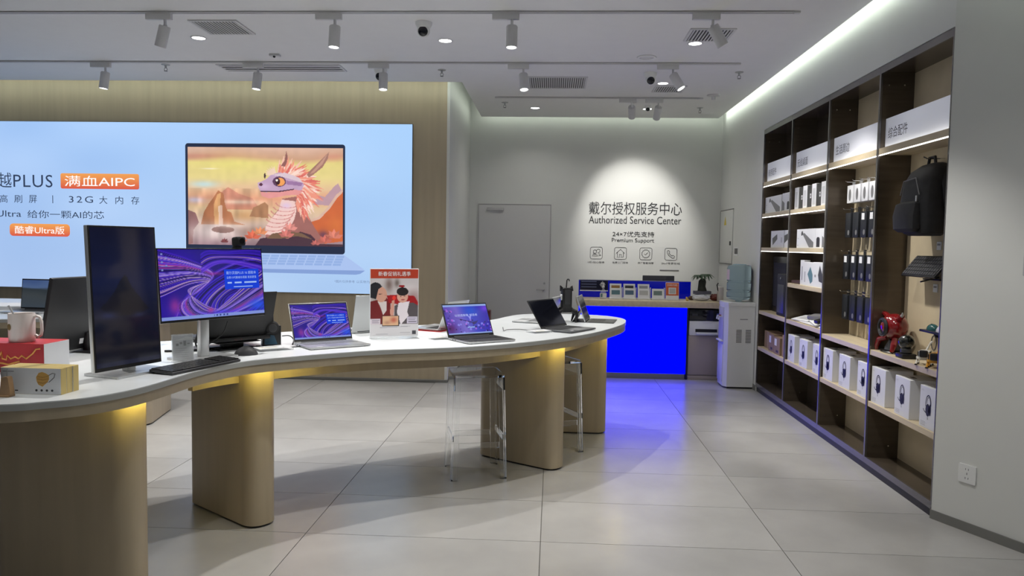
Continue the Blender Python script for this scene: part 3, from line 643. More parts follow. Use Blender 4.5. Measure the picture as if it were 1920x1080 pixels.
def headset_box(label, y, h=.24):
    global protohb
    if protohb is None:
        t = thing('headset_box', label, 'box', (0, 0, 0), 0, 'white headset boxes'); w, d = .205, .175
        bm = nb(); box(bm, 0, d, -w / 2, w / 2, 0, h, bev=.0015, seg=1); obj('carton', bm, mat('box_white', (.70, .71, .74), .4), t)
        M = frame((-.0006, .0, h * .45), (0, -1, 0), (0, 0, 1)); headset_print(t, M)
        bm = nb(); box(bm, .05, .075, -.025, .025, h, h + .0012); obj('hang_slot', bm, DARKG, t, smooth=False)
        bm = nb(); box(bm, .075, .09, -w / 2 - .0008, -w / 2, .09, .15); obj('side_print', bm, mat('pale_print', (.5, .5, .52), .5), t, smooth=False)
        text('box_lettering', 'H3', mat('pale_print', (.5, .5, .52), .5), t, frame((-.0006, .085, h - .03), (0, -1, 0), (0, 0, 1)), .025, .01, 'L', 0)
        bm = nb()
        for k in range(3): box(bm, -.0008, 0, .085 - .055 + k * .0, .085, .014 + k * .009, .018 + k * .009)
        s = obj('fine_print', bm, mat('pale_print', (.5, .5, .52), .5), t, smooth=False); s['kind'] = 'stuff'
        protohb = t
    else:
        t = copy_tree(protohb); t['label'] = label
    t.location = (XR + .018, y, .475); t.rotation_euler = (0, 0, R(random.uniform(-2, 2)))
for (lab, y) in (('white headset box nearest the camera, partly behind the cabinet edge', 4.375), ('white headset box in the middle of the nearest cabinet', 4.70), ('white headset box at the far end of the nearest cabinet', 5.04),
    ('white headset box at the near end of the second cabinet', 5.285), ('white headset box in the middle of the second cabinet', 5.62), ('white headset box at the far end of the second cabinet', 5.955),
    ('white headset box at the near end of the third cabinet', 6.205), ('white headset box in the middle of the third cabinet', 6.535), ('white headset box at the far end of the third cabinet', 6.865)):
    headset_box(lab, y)

# ---- generic printed carton standing on a board; front faces -x
def carton(name, label, y0, y1, z, h, d=.12, x=.03, m=None, prints=(), group=None, cat='box', rz=0):
    m = m or mat('box_white', (.70, .71, .74), .4)
    t = thing(name, label, cat, (XR + x, (y0 + y1) / 2, z), rz, group); w = y1 - y0
    bm = nb(); box(bm, 0, d, -w / 2, w / 2, 0, h, bev=.0015, seg=1); obj('carton', bm, m, t)
    for nm, P, mm in prints:     # P in unit coords, u from far to near (left to right in view)
        bm = nb(); f = bm.faces.new([bm.verts.new(((u_ - .5) * w, v_ * h, 0)) for u_, v_ in P]); bmesh.ops.triangulate(bm, faces=[f])
        bmesh.ops.transform(bm, matrix=frame((-.0008, 0, 0), (0, -1, 0), (0, 0, 1)), verts=bm.verts[:]); obj(nm, bm, mm, t, smooth=False)
    return t
q = lambda x0, x1, y0, y1: [(x0, y0), (x1, y0), (x1, y1), (x0, y1)]
KB = [('printed_keyboard', [(.34, .72), (.42, .80), (.93, .30), (.93, .04), (.70, .04)], GREYP), ('printed_mouse', [(.26, .66), (.32, .66), (.36, .76), (.33, .9), (.28, .88), (.25, .78)], DARKG), ('printed_text', q(.06, .10, .12, .16), PAPERG), ('printed_text', q(.06, .12, .5, .52), PAPERG)]
KS = [('printed_keyboard', [(.0, .62), (.25, .45), (.25, .05), (.0, .05)], GREYP), ('printed_mouse', [(.5, .08), (.72, .08), (.72, .45), (.66, .52), (.56, .52), (.5, .45)], INK)]
carton('keyboard_box', 'white keyboard box on the upper board of the farthest cabinet', 7.36, 7.90, 1.845, .165, .09, prints=KB)
carton('keyboard_box', 'small white keyboard box on the upper board next to the divider', 7.03, 7.33, 1.845, .17, .09, prints=KS)
carton('keyboard_box', 'white box with slanted keypad print on the middle board of the farthest cabinet', 7.24, 7.66, 1.50, .165, .09, prints=[('printed_keypad', [(.12, .55), (.5, .8), (.52, .5), (.16, .14)], DARKG), ('printed_text', q(.78, .9, .3, .6), mat('pale_print', (.5, .5, .52), .5))])
carton('keyboard_box', 'white box cut off by the divider on the middle board', 7.02, 7.22, 1.50, .165, .09, prints=[('printed_keypad', [(.0, .7), (.8, .85), (.85, .6), (.0, .25)], DARKG)])
for k in range(4):
    y = 6.93 - k * .225
    carton('adapter_box', f'slim white box on the upper board, {["first at the far end", "second from the far end", "third from the far end", "last beside the divider"][k]}', y - .075, y + .03, 1.845, .195, .10, x=.03, group='black and white adapter boxes', prints=[('printed_text', q(.2, .8, .1, .8), mat('box_silver', (.5, .51, .53), .4))])
    if k < 3: carton('adapter_box', f'black labelled box on the upper board, {["between the first two slim white boxes", "between the second and third slim white boxes", "between the last two slim white boxes"][k]}', y - .185, y - .08, 1.845, .19, .10, x=.035, m=BLACKP, group='black and white adapter boxes', prints=[('price_label', q(.55, .85, .42, .62), PAPER), ('price_label_ink', q(.62, .78, .47, .57), INK)])
carton('keyboard_box', 'white keyboard and mouse box on the middle board of the third cabinet', 6.39, 6.86, 1.50, .165, .09, prints=KB)
carton('keyboard_box', 'narrow white box with mouse print on the middle board of the third cabinet', 6.23, 6.385, 1.50, .163, .09, prints=[('printed_mouse', [(.2, .06), (.7, .06), (.7, .48), (.6, .56), (.3, .56), (.2, .48)], INK)])
carton('keyboard_box', 'white box beside the divider on the middle board of the third cabinet', 6.10, 6.225, 1.50, .163, .09, prints=[('printed_keyboard', [(.0, .62), (.6, .45), (.6, .05), (.0, .05)], GREYP)])
carton('cable_box', 'narrow white hanging box on the lower board of the third cabinet', 6.63, 6.73, 1.18, .215, .05, prints=[('printed_text', q(.4, .6, .2, .75), PAPERG)])
carton('cable_box', 'pale box with blue-grey device print on the lower board', 6.37, 6.62, 1.18, .20, .05, x=.02, prints=[('printed_device', [(.45, .5), (.72, .82), (.95, .5), (.95, .22), (.75, .10)], TEAL), ('printed_text', q(.15, .22, .15, .6), PAPERG)])
carton('cable_box', 'pale box with dark device print on the lower board beside the divider', 6.12, 6.36, 1.18, .205, .05, x=.015, prints=[('printed_device', [(.5, .5), (.65, .88), (.9, .55), (.92, .2), (.6, .25)], DARKG), ('printed_text', q(.15, .3, .4, .5), PAPERG)])
carton('dark_tray', 'flat dark tray on the lower board of the third cabinet', 6.74, 6.97, 1.18, .03, .15, m=mat('tray_brown', (.06, .03, .025), .5), cat='tray')
# brochures and small device on the tilted plate
t = thing('brochure_stand', 'tilted white plate of brochures with a grey device on top', 'brochure stand', (XR + .03, 6.53, .85)); 
Mt = Matrix.Rotation(R(-14), 4, 'Y')
bm = nb(); box(bm, 0, .17, -.40, .40, .002, .010, bev=.002, M=Mt); obj('plate', bm, WHITEP, t)
bm = nb(); box(bm, .02, .16, .02, .34, .011, .020, M=Mt @ Matrix.Rotation(R(6), 4, 'Z')); o = obj('brochure', bm, PAPER, t, smooth=False)
bm = nb(); box(bm, .05, .12, .08, .28, .0205, .021, M=Mt @ Matrix.Rotation(R(6), 4, 'Z')); obj('brochure_print', bm, mat('pale_print', (.5, .5, .52), .5), o, smooth=False)
bm = nb(); box(bm, .03, .16, -.30, -.02, .021, .030, M=Mt @ Matrix.Rotation(R(-10), 4, 'Z')); obj('brochure', bm, PAPER, t, smooth=False)
bm = nb(); box(bm, .02, .11, -.20, .0, .03, .07, bev=.012, M=Mt @ Matrix.Rotation(R(20), 4, 'Z')); d_ = obj('grey_device', bm, GREYP, t)
bm = nb(); box(bm, .0, .06, -.31, -.22, .03, .06, bev=.006, M=Mt); obj('black_dongle', bm, BLACKP, t)
bm = nb(); box(bm, .17, .178, -.36, -.16, .06, .16, bev=.003, M=Mt); obj('white_card', bm, WHITEP, t)
# black computer tower and brown cartons in the farthest bay
t = thing('computer_tower', 'tall black computer speaker tower in the farthest cabinet', 'computer', (XR + .03, 7.27, .85)); bm = nb(); box(bm, 0, .17, -.13, .13, 0, .40, bev=.01); obj('case', bm, BLACKM, t)
bm = nb(); box(bm, -.004, 0, -.10, .10, .03, .30, bev=.003); obj('front_grille', bm, DARKG, t); bm = nb(); cyl(bm, (-.004, 0, .36), (-.008, 0, .36), .01); obj('power_button', bm, SILVERD, t)
t = thing('black_monitor_box', 'large black panel leaning at the back of the farthest cabinet', 'panel', (XR + .12, 7.62, .85)); bm = nb(); box(bm, 0, .05, -.25, .25, 0, .56, bev=.006); obj('panel_face', bm, BLACKP, t)
bm = nb(); box(bm, -.004, 0, -.2, .2, .06, .5); obj('panel_inset', bm, BLACKM, t, smooth=False)
LBL = [('shipping_label', q(.12, .5, .5, .9), PAPER), ('printed_mark', q(.4, .8, .12, .26), mat('dark_mark', (.05, .03, .03), .6))]
carton('brown_carton', 'brown carton with white label, left of the two on the lower board', 7.44, 7.61, .475, .17, .12, m=CARD, prints=LBL)
carton('brown_carton', 'brown carton with white label, right of the two on the lower board', 7.21, 7.40, .475, .165, .12, x=.02, m=CARD, prints=LBL)
carton('brown_carton', 'plain brown carton behind the labelled cartons', 7.62, 7.87, .475, .17, .13, x=.06, m=CARD, prints=[('tape', q(.45, .55, .0, 1.), mat('tape', (.38, .28, .18), .4))])
carton('brown_carton', 'plain brown carton beside the divider', 7.03, 7.17, .475, .205, .10, x=.03, m=CARD, prints=[('tape', q(.45, .55, .0, 1.), mat('tape', (.38, .28, .18), .4))])

# ---- peg hooks with hanging packs in the second bay
def hang_pack(label, y, zt, h, w, m, white, group):
    t = thing('hanging_pack', label, 'package', (XB - .006, y, zt), 0, group)
    bm = nb(); tube(bm, [(.006, 0, .025), (-.11, 0, .025), (-.125, 0, .032)], .0025, 6); obj('peg_hook', bm, CHROME, t)
    bm = nb(); box(bm, -.085, -.03, -w / 2, w / 2, -h, 0, bev=.003); b = obj('pack_box', bm, m, t)
    bm = nb(); box(bm, -.06, -.057, -w * .22, w * .22, 0, .038); obj('hang_tab', bm, ACRYT if white else BLACKP, t, smooth=False)
    if white:
        bm = nb(); prism(bm, [(.021 * math.cos(a_ * PI / 10), .045 * math.sin(a_ * PI / 10)) for a_ in range(20)], 0, .0008, frame((-.0856, 0, -h * .55), (0, -1, 0), (0, 0, 1))); obj('mouse_print', bm, GREYP, b, smooth=False)
    else:
        bm = nb(); prism(bm, [(.017 * math.cos(a_ * PI / 8), .02 * math.sin(a_ * PI / 8)) for a_ in range(16)], 0, .0006, frame((-.0856, -.02, -h * .8), (0, -1, 0), (0, 0, 1))); obj('round_print', bm, GREYP, b, smooth=False)
    return t, b, w
ordn = ['farthest', 'second', 'third', 'nearest']
for k in range(4):
    hang_pack(f'white hanging mouse pack in the top row, {ordn[k]} along the peg rail', 5.93 - k * .135, 1.985, .135, .115, mat('box_white', (.70, .71, .74), .4), True, 'hanging white mouse packs')
for r, (zt, rl) in enumerate(((1.775, 'second'), (1.455, 'third'), (1.145, 'bottom'))):
    for k in range(4):
        t, b, w = hang_pack(f'black hanging accessory pack in the {rl} row, {ordn[k]} along the peg rail', 5.95 - k * .145 + (.01 if r == 1 else 0), zt, .19, .105, mat('pack_black', (.014, .016, .02), .5), False, 'hanging black accessory packs')
        if (r == 1) or (r == 0 and k in (2, 3)):
            bm = nb(); box(bm, -.0865, -.0855, -.02, .03, -.06, -.012); obj('price_sticker', bm, PAPER, b, smooth=False)
def tagcard(label, y, z, x=None):
    t = thing('price_tag', label, 'price tag', (x or XB - .0005, y, z), 0, 'small price tags on the pegboard'); bm = nb(); box(bm, -.006, 0, -.026, .026, -.025, .025, bev=.001, seg=1); o = obj('tag_card', bm, PAPER, t)
    bm = nb(); box(bm, -.0068, -.006, -.018, .018, .002, .014); obj('tag_print', bm, PAPERG, t, smooth=False)
tagcard('price tag on the pegboard under the backpack', 4.73, 1.525); tagcard('price tag on the pegboard under the keyboard', 4.75, 1.265)
tagcard('upper of the two price tags above the mouse ledge', 4.655, 1.175); tagcard('lower of the two price tags above the mouse ledge', 4.655, 1.112)
# charging coil hanging under the bottom row
t = thing('round_charger', 'small white round charger hanging below the black packs', 'charger', (XB, 5.66, .90)); bm = nb(); lathe(bm, [(0, 0), (.035, 0), (.04, -.004), (.04, -.012), (.02, -.014), (0, -.014)], 20, Matrix.Rotation(R(90), 4, 'Y')); obj('disc', bm, WHITEP, t)
bm = nb(); tube(bm, [(-.008, 0, .04), (-.006, 0, .08), (-.004, 0, .12)], .003, 6); obj('cord', bm, WHITEP, t)

# ---- backpack hanging in the nearest bay
t = thing('backpack', 'black backpack hanging on a hook in the nearest cabinet', 'backpack', (XB, 4.72, 1.585)); t.scale = (1.06, 1.06, 1.0)
def sofa(bm, sections, n=20):
    rings = []
    for z, x0, x1, w in sections:
        cx = (x0 + x1) / 2; rx = (x1 - x0) / 2
        rings.append([bm.verts.new((cx + rx * math.copysign(abs(math.cos(a)) ** .6, math.cos(a)), w * math.copysign(abs(math.sin(a)) ** .6, math.sin(a)), z)) for a in (2 * PI * k / n for k in range(n))])
    for A, B in zip(rings, rings[1:]):
        for k in range(n): bm.faces.new((A[k], A[(k + 1) % n], B[(k + 1) % n], B[k]))
    bm.faces.new(rings[0][::-1]); bm.faces.new(rings[-1])
FAB = mat('black_fabric', (.012, .012, .014), .65, noise=.25, nscale=30, bump=.25, bscale=200)
Mb = Matrix.Rotation(R(-6), 4, 'Y')
bm = nb(); sofa(bm, [(0, -.16, -.03, .10), (.015, -.18, -.02, .135), (.08, -.195, -.01, .15), (.2, -.20, -.005, .155), (.32, -.185, -.005, .15), (.39, -.15, -.005, .13), (.43, -.10, -.01, .09), (.44, -.07, -.02, .05)]); obj('main_compartment', bm, FAB, t)
bm = nb(); sofa(bm, [(.02, -.21, -.17, .10), (.04, -.235, -.16, .12), (.12, -.24, -.16, .125), (.19, -.225, -.16, .12), (.205, -.20, -.16, .10)]); obj('front_pocket', bm, FAB, t)
bm = nb(); tube(bm, [(-.19, .11, .25), (-.20, .05, .33), (-.18, -.05, .345), (-.19, -.12, .24)], .0035, 6); obj('zip_line', bm, GREYP, t)
for s in (-1, 1):
    bm = nb(); tube(bm, [(-.02, s * .06, .42), (-.05, s * .10, .40), (-.07, s * .155, .30), (-.06, s * .165, .18), (-.03, s * .15, .06)], [.008, .016, .018, .014, .008], 8); obj('shoulder_strap', bm, FAB, t)
bm = nb(); tube(bm, [(-.07, .04, .435), (-.07, .03, .475), (-.07, -.03, .475), (-.07, -.04, .435)], .009, 8); obj('top_handle', bm, FAB, t)
bm = nb(); tube(bm, [(.0, 0, .468), (-.10, 0, .466), (-.12, 0, .478)], .004, 6); obj('peg_hook', bm, CHROME, t)
bm = nb(); box(bm, -.206, -.200, -.12, -.108, .20, .235, bev=.002); obj('zip_pull', bm, SILVER, t)
# ---- keyboard on a tilted ledge
t = thing('display_keyboard', 'black keyboard propped on a tilted ledge below the backpack', 'keyboard', (XB, 4.72, 1.335)); Mk = Matrix.Rotation(R(38), 4, 'Y')
Mk = Matrix.Translation((-.125, 0, -.005)) @ Matrix.Rotation(R(-52), 4, 'Y')
bm = nb(); box(bm, 0, .16, -.21, .21, 0, .014, bev=.004, M=Mk); obj('key_tray', bm, BLACKP, t)
for r in range(5):
    for k in range(14):
        bm = nb(); x0 = .012 + r * .028; yy = .198 - k * .0287; box(bm, x0, x0 + .023, yy - .024, yy, .014, .018, M=Mk); obj('keycap', bm, DARKG, t, smooth=False)
bm = nb(); box(bm, -.05, 0, -.10, .10, -.02, -.012); tube(bm, [(-.01, -.02, 0), (-.12, -.02, -.03)], .005, 6); obj('ledge_bracket', bm, BLACKP, t)
# ---- mouse ledge
t = thing('mouse_ledge', 'small navy ledge on the pegboard holding two mice', 'ledge', (XB, 4.60, 1.015)); bm = nb(); box(bm, -.10, 0, -.13, .13, -.014, 0, bev=.003); obj('ledge_top', bm, mat('navy_plastic', (.01, .012, .03), .4), t); bm = nb(); box(bm, -.006, 0, -.13, .13, -.05, 0, bev=.002); obj('ledge_back', bm, mat('navy_plastic', (.01, .012, .03), .4), t)
def egg(label, y, m, s=1):
    t = thing('computer_mouse', label, 'mouse', (XB - .05, y, 1.015)); bm = nb(); ball(bm, (0, 0, .002), .05 * s, (.62, .95, .72)); 
    bmesh.ops.bisect_plane(bm, geom=bm.verts[:] + bm.edges[:] + bm.faces[:], plane_co=(0, 0, 0), plane_no=(0, 0, 1), clear_inner=True); obj('mouse_shell', bm, m, t)
    bm = nb(); cyl(bm, (-.012, .0, .033 * s), (-.004, .0, .0345 * s), .005, n=10); obj('scroll_wheel', bm, DARKG, t)
egg('dark teal mouse on the navy ledge', 4.665, mat('teal_gloss', (.02, .09, .09), .25)); egg('white mouse on the navy ledge', 4.54, mat('white_gloss', (.62, .60, .66), .25), 1.15)
# ---- red round speaker sculpture
t = thing('red_speaker', 'glossy red round speaker figure with horn-like arms on the shelf', 'speaker', (XR + .10, 5.03, .825)); t.scale = (.92, .92, .92); REDG = mat('red_gloss', (.20, .008, .010), .12, coat=.8)
bm = nb(); ball(bm, (0, 0, .185), .098, (.92, 1.05, .95), 28); obj('body', bm, REDG, t)
fr = Matrix.Translation((-.072, -.005, .18)) @ Matrix.Rotation(R(-90), 4, 'Y')
bm = nb(); lathe(bm, [(.062, 0), (.058, .018), (.05, .022), (.046, .012), (0, .006)], 28, fr); obj('speaker_cone', bm, BLACKP, t)
bm = nb(); lathe(bm, [(.058, .004), (.068, .008), (.066, .02), (.056, .016)], 28, fr); obj('cone_ring', bm, DARKG, t)
for s in (-1, 1):
    bm = nb(); tube(bm, [(0, s * .06, .235), (-.01, s * .115, .262), (-.02, s * .155, .272)], [.026, .02, .016], 12); obj('arm', bm, REDG, t)
    bm = nb(); tube(bm, [(-.02, s * .15, .272), (-.024, s * .168, .280), (-.026, s * .172, .298)], [.013, .009, .004], 10); obj('arm_tip', bm, SILVERD, t)
bm = nb(); tube(bm, [(-.02, .06, .10), (-.05, .115, .08), (-.06, .135, .03), (-.06, .14, .0)], [.02, .022, .018, .012], 10); obj('foot', bm, REDG, t); bm = nb(); tube(bm, [(-.02, -.06, .10), (-.04, -.09, .06), (-.05, -.09, .012)], [.02, .022, .014], 10); obj('foot', bm, REDG, t)
bm = nb(); lathe(bm, [(.03, .09), (.05, .05), (.06, .02), (.05, .012), (0, .012)], 20); obj('pedestal', bm, DARKG, t)
bm = nb(); lathe(bm, [(0, 0), (.095, 0), (.098, .006), (.09, .014), (.06, .016), (0, .016)], 32, Matrix.Diagonal((.8, 1.35, 1, 1))); obj('base_plate', bm, mat('dark_chrome', (.12, .12, .12), .2, metal=.9), t)
# ---- black sphere on block
t = thing('black_orb_speaker', 'shiny black orb on a square black block beside the red figure', 'speaker', (XR + .065, 4.775, .825)); bm = nb(); box(bm, -.045, .045, -.05, .05, 0, .03, bev=.006); obj('block', bm, BLACKP, t)
bm = nb(); lathe(bm, [(.028, .03), (.034, .036), (.034, .055), (.028, .062)], 20); obj('neck_ring', bm, DARKG, t); bm = nb(); ball(bm, (0, 0, .10), .048, n=24); obj('orb', bm, mat('black_gloss', (.006, .007, .006), .06, coat=1), t)
t = thing('hanging_coil', 'grey cable coil hanging behind the black orb', 'cable', (XB - .012, 4.72, .93)); bm = nb(); tube(bm, [(0, .03 * math.cos(a), .045 * math.sin(a)) for a in (2 * PI * k / 20 for k in range(20))], .004, 6, True); obj('coil', bm, GREYP, t); bm = nb(); tube(bm, [(0, .0, .045), (.004, 0, .10)], .003, 6); obj('tie', bm, GREYP, t)
# ---- small robot dogs
def robodog(label, y, body, x=.055, rz=0):
    t = thing('robot_dog', label, 'toy robot', (XR + x, y, .825), rz); s = 1
    bm = nb(); box(bm, -.03, .045, -.03, .03, .03, .085, bev=.008); obj('body', bm, body, t)
    bm = nb(); box(bm, -.055, -.03, -.022, .022, .048, .09, bev=.008); h_ = obj('head', bm, BLACKP, t)
    for s in (-1, 1):
        bm = nb(); box(bm, -.03, .0, s * .031 - .003, s * .031 + .003, .05, .08, bev=.003); obj('side_disc', bm, BLACKP, t)
        for xx in (-.025, .035):
            bm = nb(); tube(bm, [(xx, s * .032, .045), (xx + .018, s * .036, .028), (xx - .012, s * .038, .004)], [.009, .007, .005], 8); l_ = obj('leg', bm, body, t)
            bm = nb(); box(bm, xx - .028, xx + .004, s * .038 - .006, s * .038 + .006, 0, .008, bev=.003); obj('paw', bm, BLACKP, l_)
    bm = nb(); tube(bm, [(.04, 0, .08), (.05, -.01, .105), (.045, -.02, .125), (.05, -.03, .135)], [.006, .005, .006, .007], 8); obj('tail', bm, body, t)
robodog('white toy robot dog with black head and raised tail', 4.51, mat('white_gloss2', (.72, .70, .64), .3), .05, R(55)); robodog('orange toy robot dog cut off by the cabinet edge', 4.385, mat('amber', (.62, .30, .03), .35), .05, R(55))
# ---- headset hanging at the cabinet edge
t = thing('hanging_headset', 'dark headset half hidden behind the near cabinet upright', 'headset', (XB - .03, 4.40, 1.21)); bm = nb(); tube(bm, [(-.02, .06 * math.cos(a), .10 + .085 * math.sin(a)) for a in (R(-10 + 200 * k / 14) for k in range(15))], .007, 8); obj('headband', bm, BLACKP, t)
for s in (-1, 1):
    bm = nb(); ball(bm, (-.02, s * .06, .07), .038, (1, .5, 1.15)); obj('earcup', bm, BLACKM, t)
bm = nb(); tube(bm, [(.024, 0, .185), (-.05, 0, .182)], .004, 6); obj('peg_hook', bm, CHROME, t)

# ================================================================== SERVICE COUNTER
ct = thing('service_counter', 'service counter with lit blue front and wooden top', 'counter', (1.1, 8.5, 0))
def B_(nm, a, m, par=ct, bev=0): bm = nb(); box(bm, a[0] - 1.1, a[1] - 1.1, a[2] - 8.5, a[3] - 8.5, a[4], a[5], bev=bev); return obj(nm, bm, m, par, smooth=bool(bev))
B_('counter_top', (.28, 1.93, 8.46, 9.05, .812, .88), WOODH, bev=.003)
B_('blue_front_panel', (.30, 1.525, 8.50, 8.53, .062, .812), BLUEPANEL)
B_('counter_body', (.30, 1.525, 8.54, 9.03, .0, .812), WHITEP)
B_('kick_rail', (.30, 1.50, 8.485, 8.54, .0, .06), SKIRT, bev=.002)
B_('divider_panel', (1.51, 1.53, 8.485, 9.03, .0, .812), mat('navy_side', (.01, .01, .05), .4))
B_('niche_back', (1.53, 1.93, 9.01, 9.03, .5, .812), PLINTH)
cb = thing('printer_cabinet', 'beige cabinet under the printer at the counter end', 'cabinet', (1.73, 8.5, 0)); BEIGE = mat('beige_laminate', (.36, .31, .28), .45)
bm = nb(); box(bm, -.197, .197, .012, .52, .05, .5); obj('body', bm, BEIGE, cb, smooth=False); bm = nb(); box(bm, -.195, .195, -.004, .012, .055, .498, bev=.002); d_ = obj('door', bm, BEIGE, cb); bm = nb(); box(bm, -.195, .195, .0, .02, 0, .048, bev=.002); obj('kick_plate', bm, BEIGE, cb)
pr = thing('printer', 'black and white laser printer in the counter niche', 'printer', (1.73, 8.5, .5))
bm = nb(); box(bm, -.19, .19, .0, .36, .0, .165, bev=.008); obj('printer_body', bm, WHITEP, pr)
bm = nb(); box(bm, -.195, .195, -.005, .36, .165, .295, bev=.012); obj('scanner_lid', bm, GLASSY, pr)
bm = nb(); box(bm, -.12, .12, -.004, .02, .04, .075); obj('paper_slot', bm, BLACKP, pr, smooth=False)
bm = nb(); box(bm, -.115, .12, -.05, .0, .018, .04, bev=.004); obj('output_tray', bm, WHITEP, pr); bm = nb(); box(bm, -.04, .06, -.008, 0, .15, .165, bev=.002); obj('handle', bm, WHITEP, pr); bm = nb(); box(bm, -.16, -.10, -.008, -.004, .22, .25); obj('control_panel', bm, DARKG, pr, smooth=False)
bp = thing('counter_screen_panel', 'navy blue upright panel standing along the counter', 'panel', (.97, 8.98, .88)); bm = nb(); box(bm, -.66, .66, -.01, .01, 0, .205, bev=.002); obj('panel_board', bm, NAVY, bp); 
bm = nb(); box(bm, -.66, .66, -.015, -.011, .200, .207); obj('panel_rim', bm, mat('rim_lav', (.35, .35, .5), .3), bp, smooth=False)
pl = thing('price_board', 'dark information board with a grey diamond on the blue panel', 'sign', (.49, 8.96, .965)); bm = nb(); box(bm, -.165, .165, -.008, 0, .0, .115, bev=.002); obj('board', bm, mat('board_navy', (.004, .006, .03), .3), pl)
for k in range(3): bm = nb(); box(bm, -.15, .03, -.010, -.008, .03 + k * .032, .042 + k * .032); obj('printed_line', bm, mat('line_blue', (.12, .14, .25), .5), pl, smooth=False)
bm = nb(); prism(bm, [(-.035, 0), (0, -.045), (.035, 0), (0, .045)], 0, .002, frame((.10, -.010, .065), (1, 0, 0), (0, 0, 1))); obj('diamond', bm, mat('dia_grey', (.35, .36, .38), .4), pl, smooth=False)
bm = nb(); box(bm, -.165, .165, -.010, 0, -.014, -.002); obj('shelf_lip', bm, PAPER, pl, smooth=False)
mn = thing('office_monitor', 'back of a dark monitor behind the blue counter panel', 'monitor', (1.28, 9.2, .74)); bm = nb(); box(bm, -.19, .19, -.015, .015, .12, .40, bev=.005); obj('monitor_shell', bm, DARKG, mn); bm = nb(); box(bm, -.03, .03, -.0, .03, 0, .2); obj('monitor_neck', bm, DARKG, mn, smooth=False); bm = nb(); box(bm, -.1, .1, -.08, .08, 0, .012, bev=.003); obj('monitor_foot', bm, DARKG, mn)
dk_ = thing('staff_desk', 'low desk behind the service counter', 'desk', (1.2, 9.25, 0)); bm = nb(); box(bm, -.8, .6, -.18, .25, .70, .74); obj('desk_top', bm, WOODH, dk_, smooth=False)
for sx in (-.78, .56):
    bm = nb(); box(bm, sx, sx + .03, -.17, .24, 0, .70); obj('desk_side', bm, WOODH, dk_, smooth=False)
st = thing('hand_sanitizer', 'clear pump bottle of sanitizer on the counter', 'bottle', (.585, 8.7, .88)); bm = nb(); lathe(bm, [(0, 0), (.036, 0), (.038, .01), (.036, .07), (.018, .10), (.011, .115), (.011, .13), (0, .13)], 20); obj('bottle', bm, ACRYT, st); bm = nb(); lathe(bm, [(.0385, .012), (.0385, .065)], 20); obj('label_wrap', bm, PAPER, st)
bm = nb(); lathe(bm, [(0, .13), (.014, .13), (.014, .148), (.005, .15), (.005, .175), (0, .175)], 14); box(bm, -.03, .012, -.008, .008, .172, .184, bev=.003); obj('pump', bm, WHITEP, st)
bm = nb(); box(bm, -.032, -.012, -.040, -.037, .02, .06); obj('label_mark', bm, TEAL, st, smooth=False)
def card_rack(label, x, w, cols, two=True):
    t = thing('brochure_rack', label, 'brochure rack', (x, 8.66, .88), 0, 'brochure racks on the counter'); bm = nb(); box(bm, -w / 2, w / 2, -.02, .05, 0, .02, bev=.002); obj('rack_base', bm, WHITEP, t)
    M1 = Matrix.Rotation(R(-10), 4, 'X')
    if two:
        bm = nb(); box(bm, -w * .46, w * .46, .03, .034, .02, .185, M=M1); o = obj('rear_card', bm, PAPER, t, smooth=False); bm = nb(); box(bm, -w * .33, w * .33, .028, .0298, .125, .165, M=M1); obj('card_print', bm, cols[0], o, smooth=False)
    bm = nb(); box(bm, -w * .46, w * .46, .0, .004, .01, .13, M=M1); o = obj('front_card', bm, PAPER, t, smooth=False); bm = nb(); box(bm, -w * .33, w * .33, -.002, -.0002, .055, .105, M=M1); obj('card_print', bm, cols[1], o, smooth=False)
    bm = nb(); box(bm, w * .5, w * .5 + .004, -.01, .05, .0, .14, bev=.001, seg=1); obj('rack_side', bm, WHITEP, t)
OCH = mat('ochre_print', (.35, .19, .06), .5)
card_rack('brochure rack with orange card, leftmost on the counter', .725, .145, (OCH, TEAL)); card_rack('brochure rack with dark and blue cards, second on the counter', .882, .145, (DARKG, mat('blue_print', (.08, .14, .22), .5))); card_rack('brochure rack with two grey cards, third on the counter', 1.045, .145, (PAPERG, mat('lgrey_print', (.45, .46, .46), .5))); card_rack('low single-card rack, rightmost of the four', 1.205, .145, (TEAL, mat('gteal', (.16, .22, .22), .5)), False)
t = thing('payment_sign', 'orange and white counter sign with a white square', 'sign', (1.37, 8.67, .88)); M1 = Matrix.Rotation(R(-8), 4, 'X'); bm = nb(); box(bm, -.075, .075, 0, .006, 0, .205, bev=.001, seg=1, M=M1); obj('sign_board', bm, PAPER, t)
bm = nb(); box(bm, -.072, .072, -.001, 0, .055, .198, M=M1); o = obj('orange_field', bm, ORANGE, t, smooth=False); bm = nb(); box(bm, -.042, .042, -.002, -.001, .07, .145, M=M1); obj('white_square', bm, PAPER, o, smooth=False); bm = nb(); box(bm, -.034, .034, -.003, -.002, .077, .138, M=M1); obj('grey_square', bm, mat('lgrey_print', (.45, .46, .46), .5), o, smooth=False)
text('sign_lettering', '扫码付款', PAPER, o, M1 @ frame((0, -.0025, .162), (1, 0, 0), (0, 0, 1)), .115, .024, 'C', 0)
bm = nb(); box(bm, -.06, .06, -.03, .05, 0, .006); obj('sign_foot', bm, ACRYT, t, smooth=False)
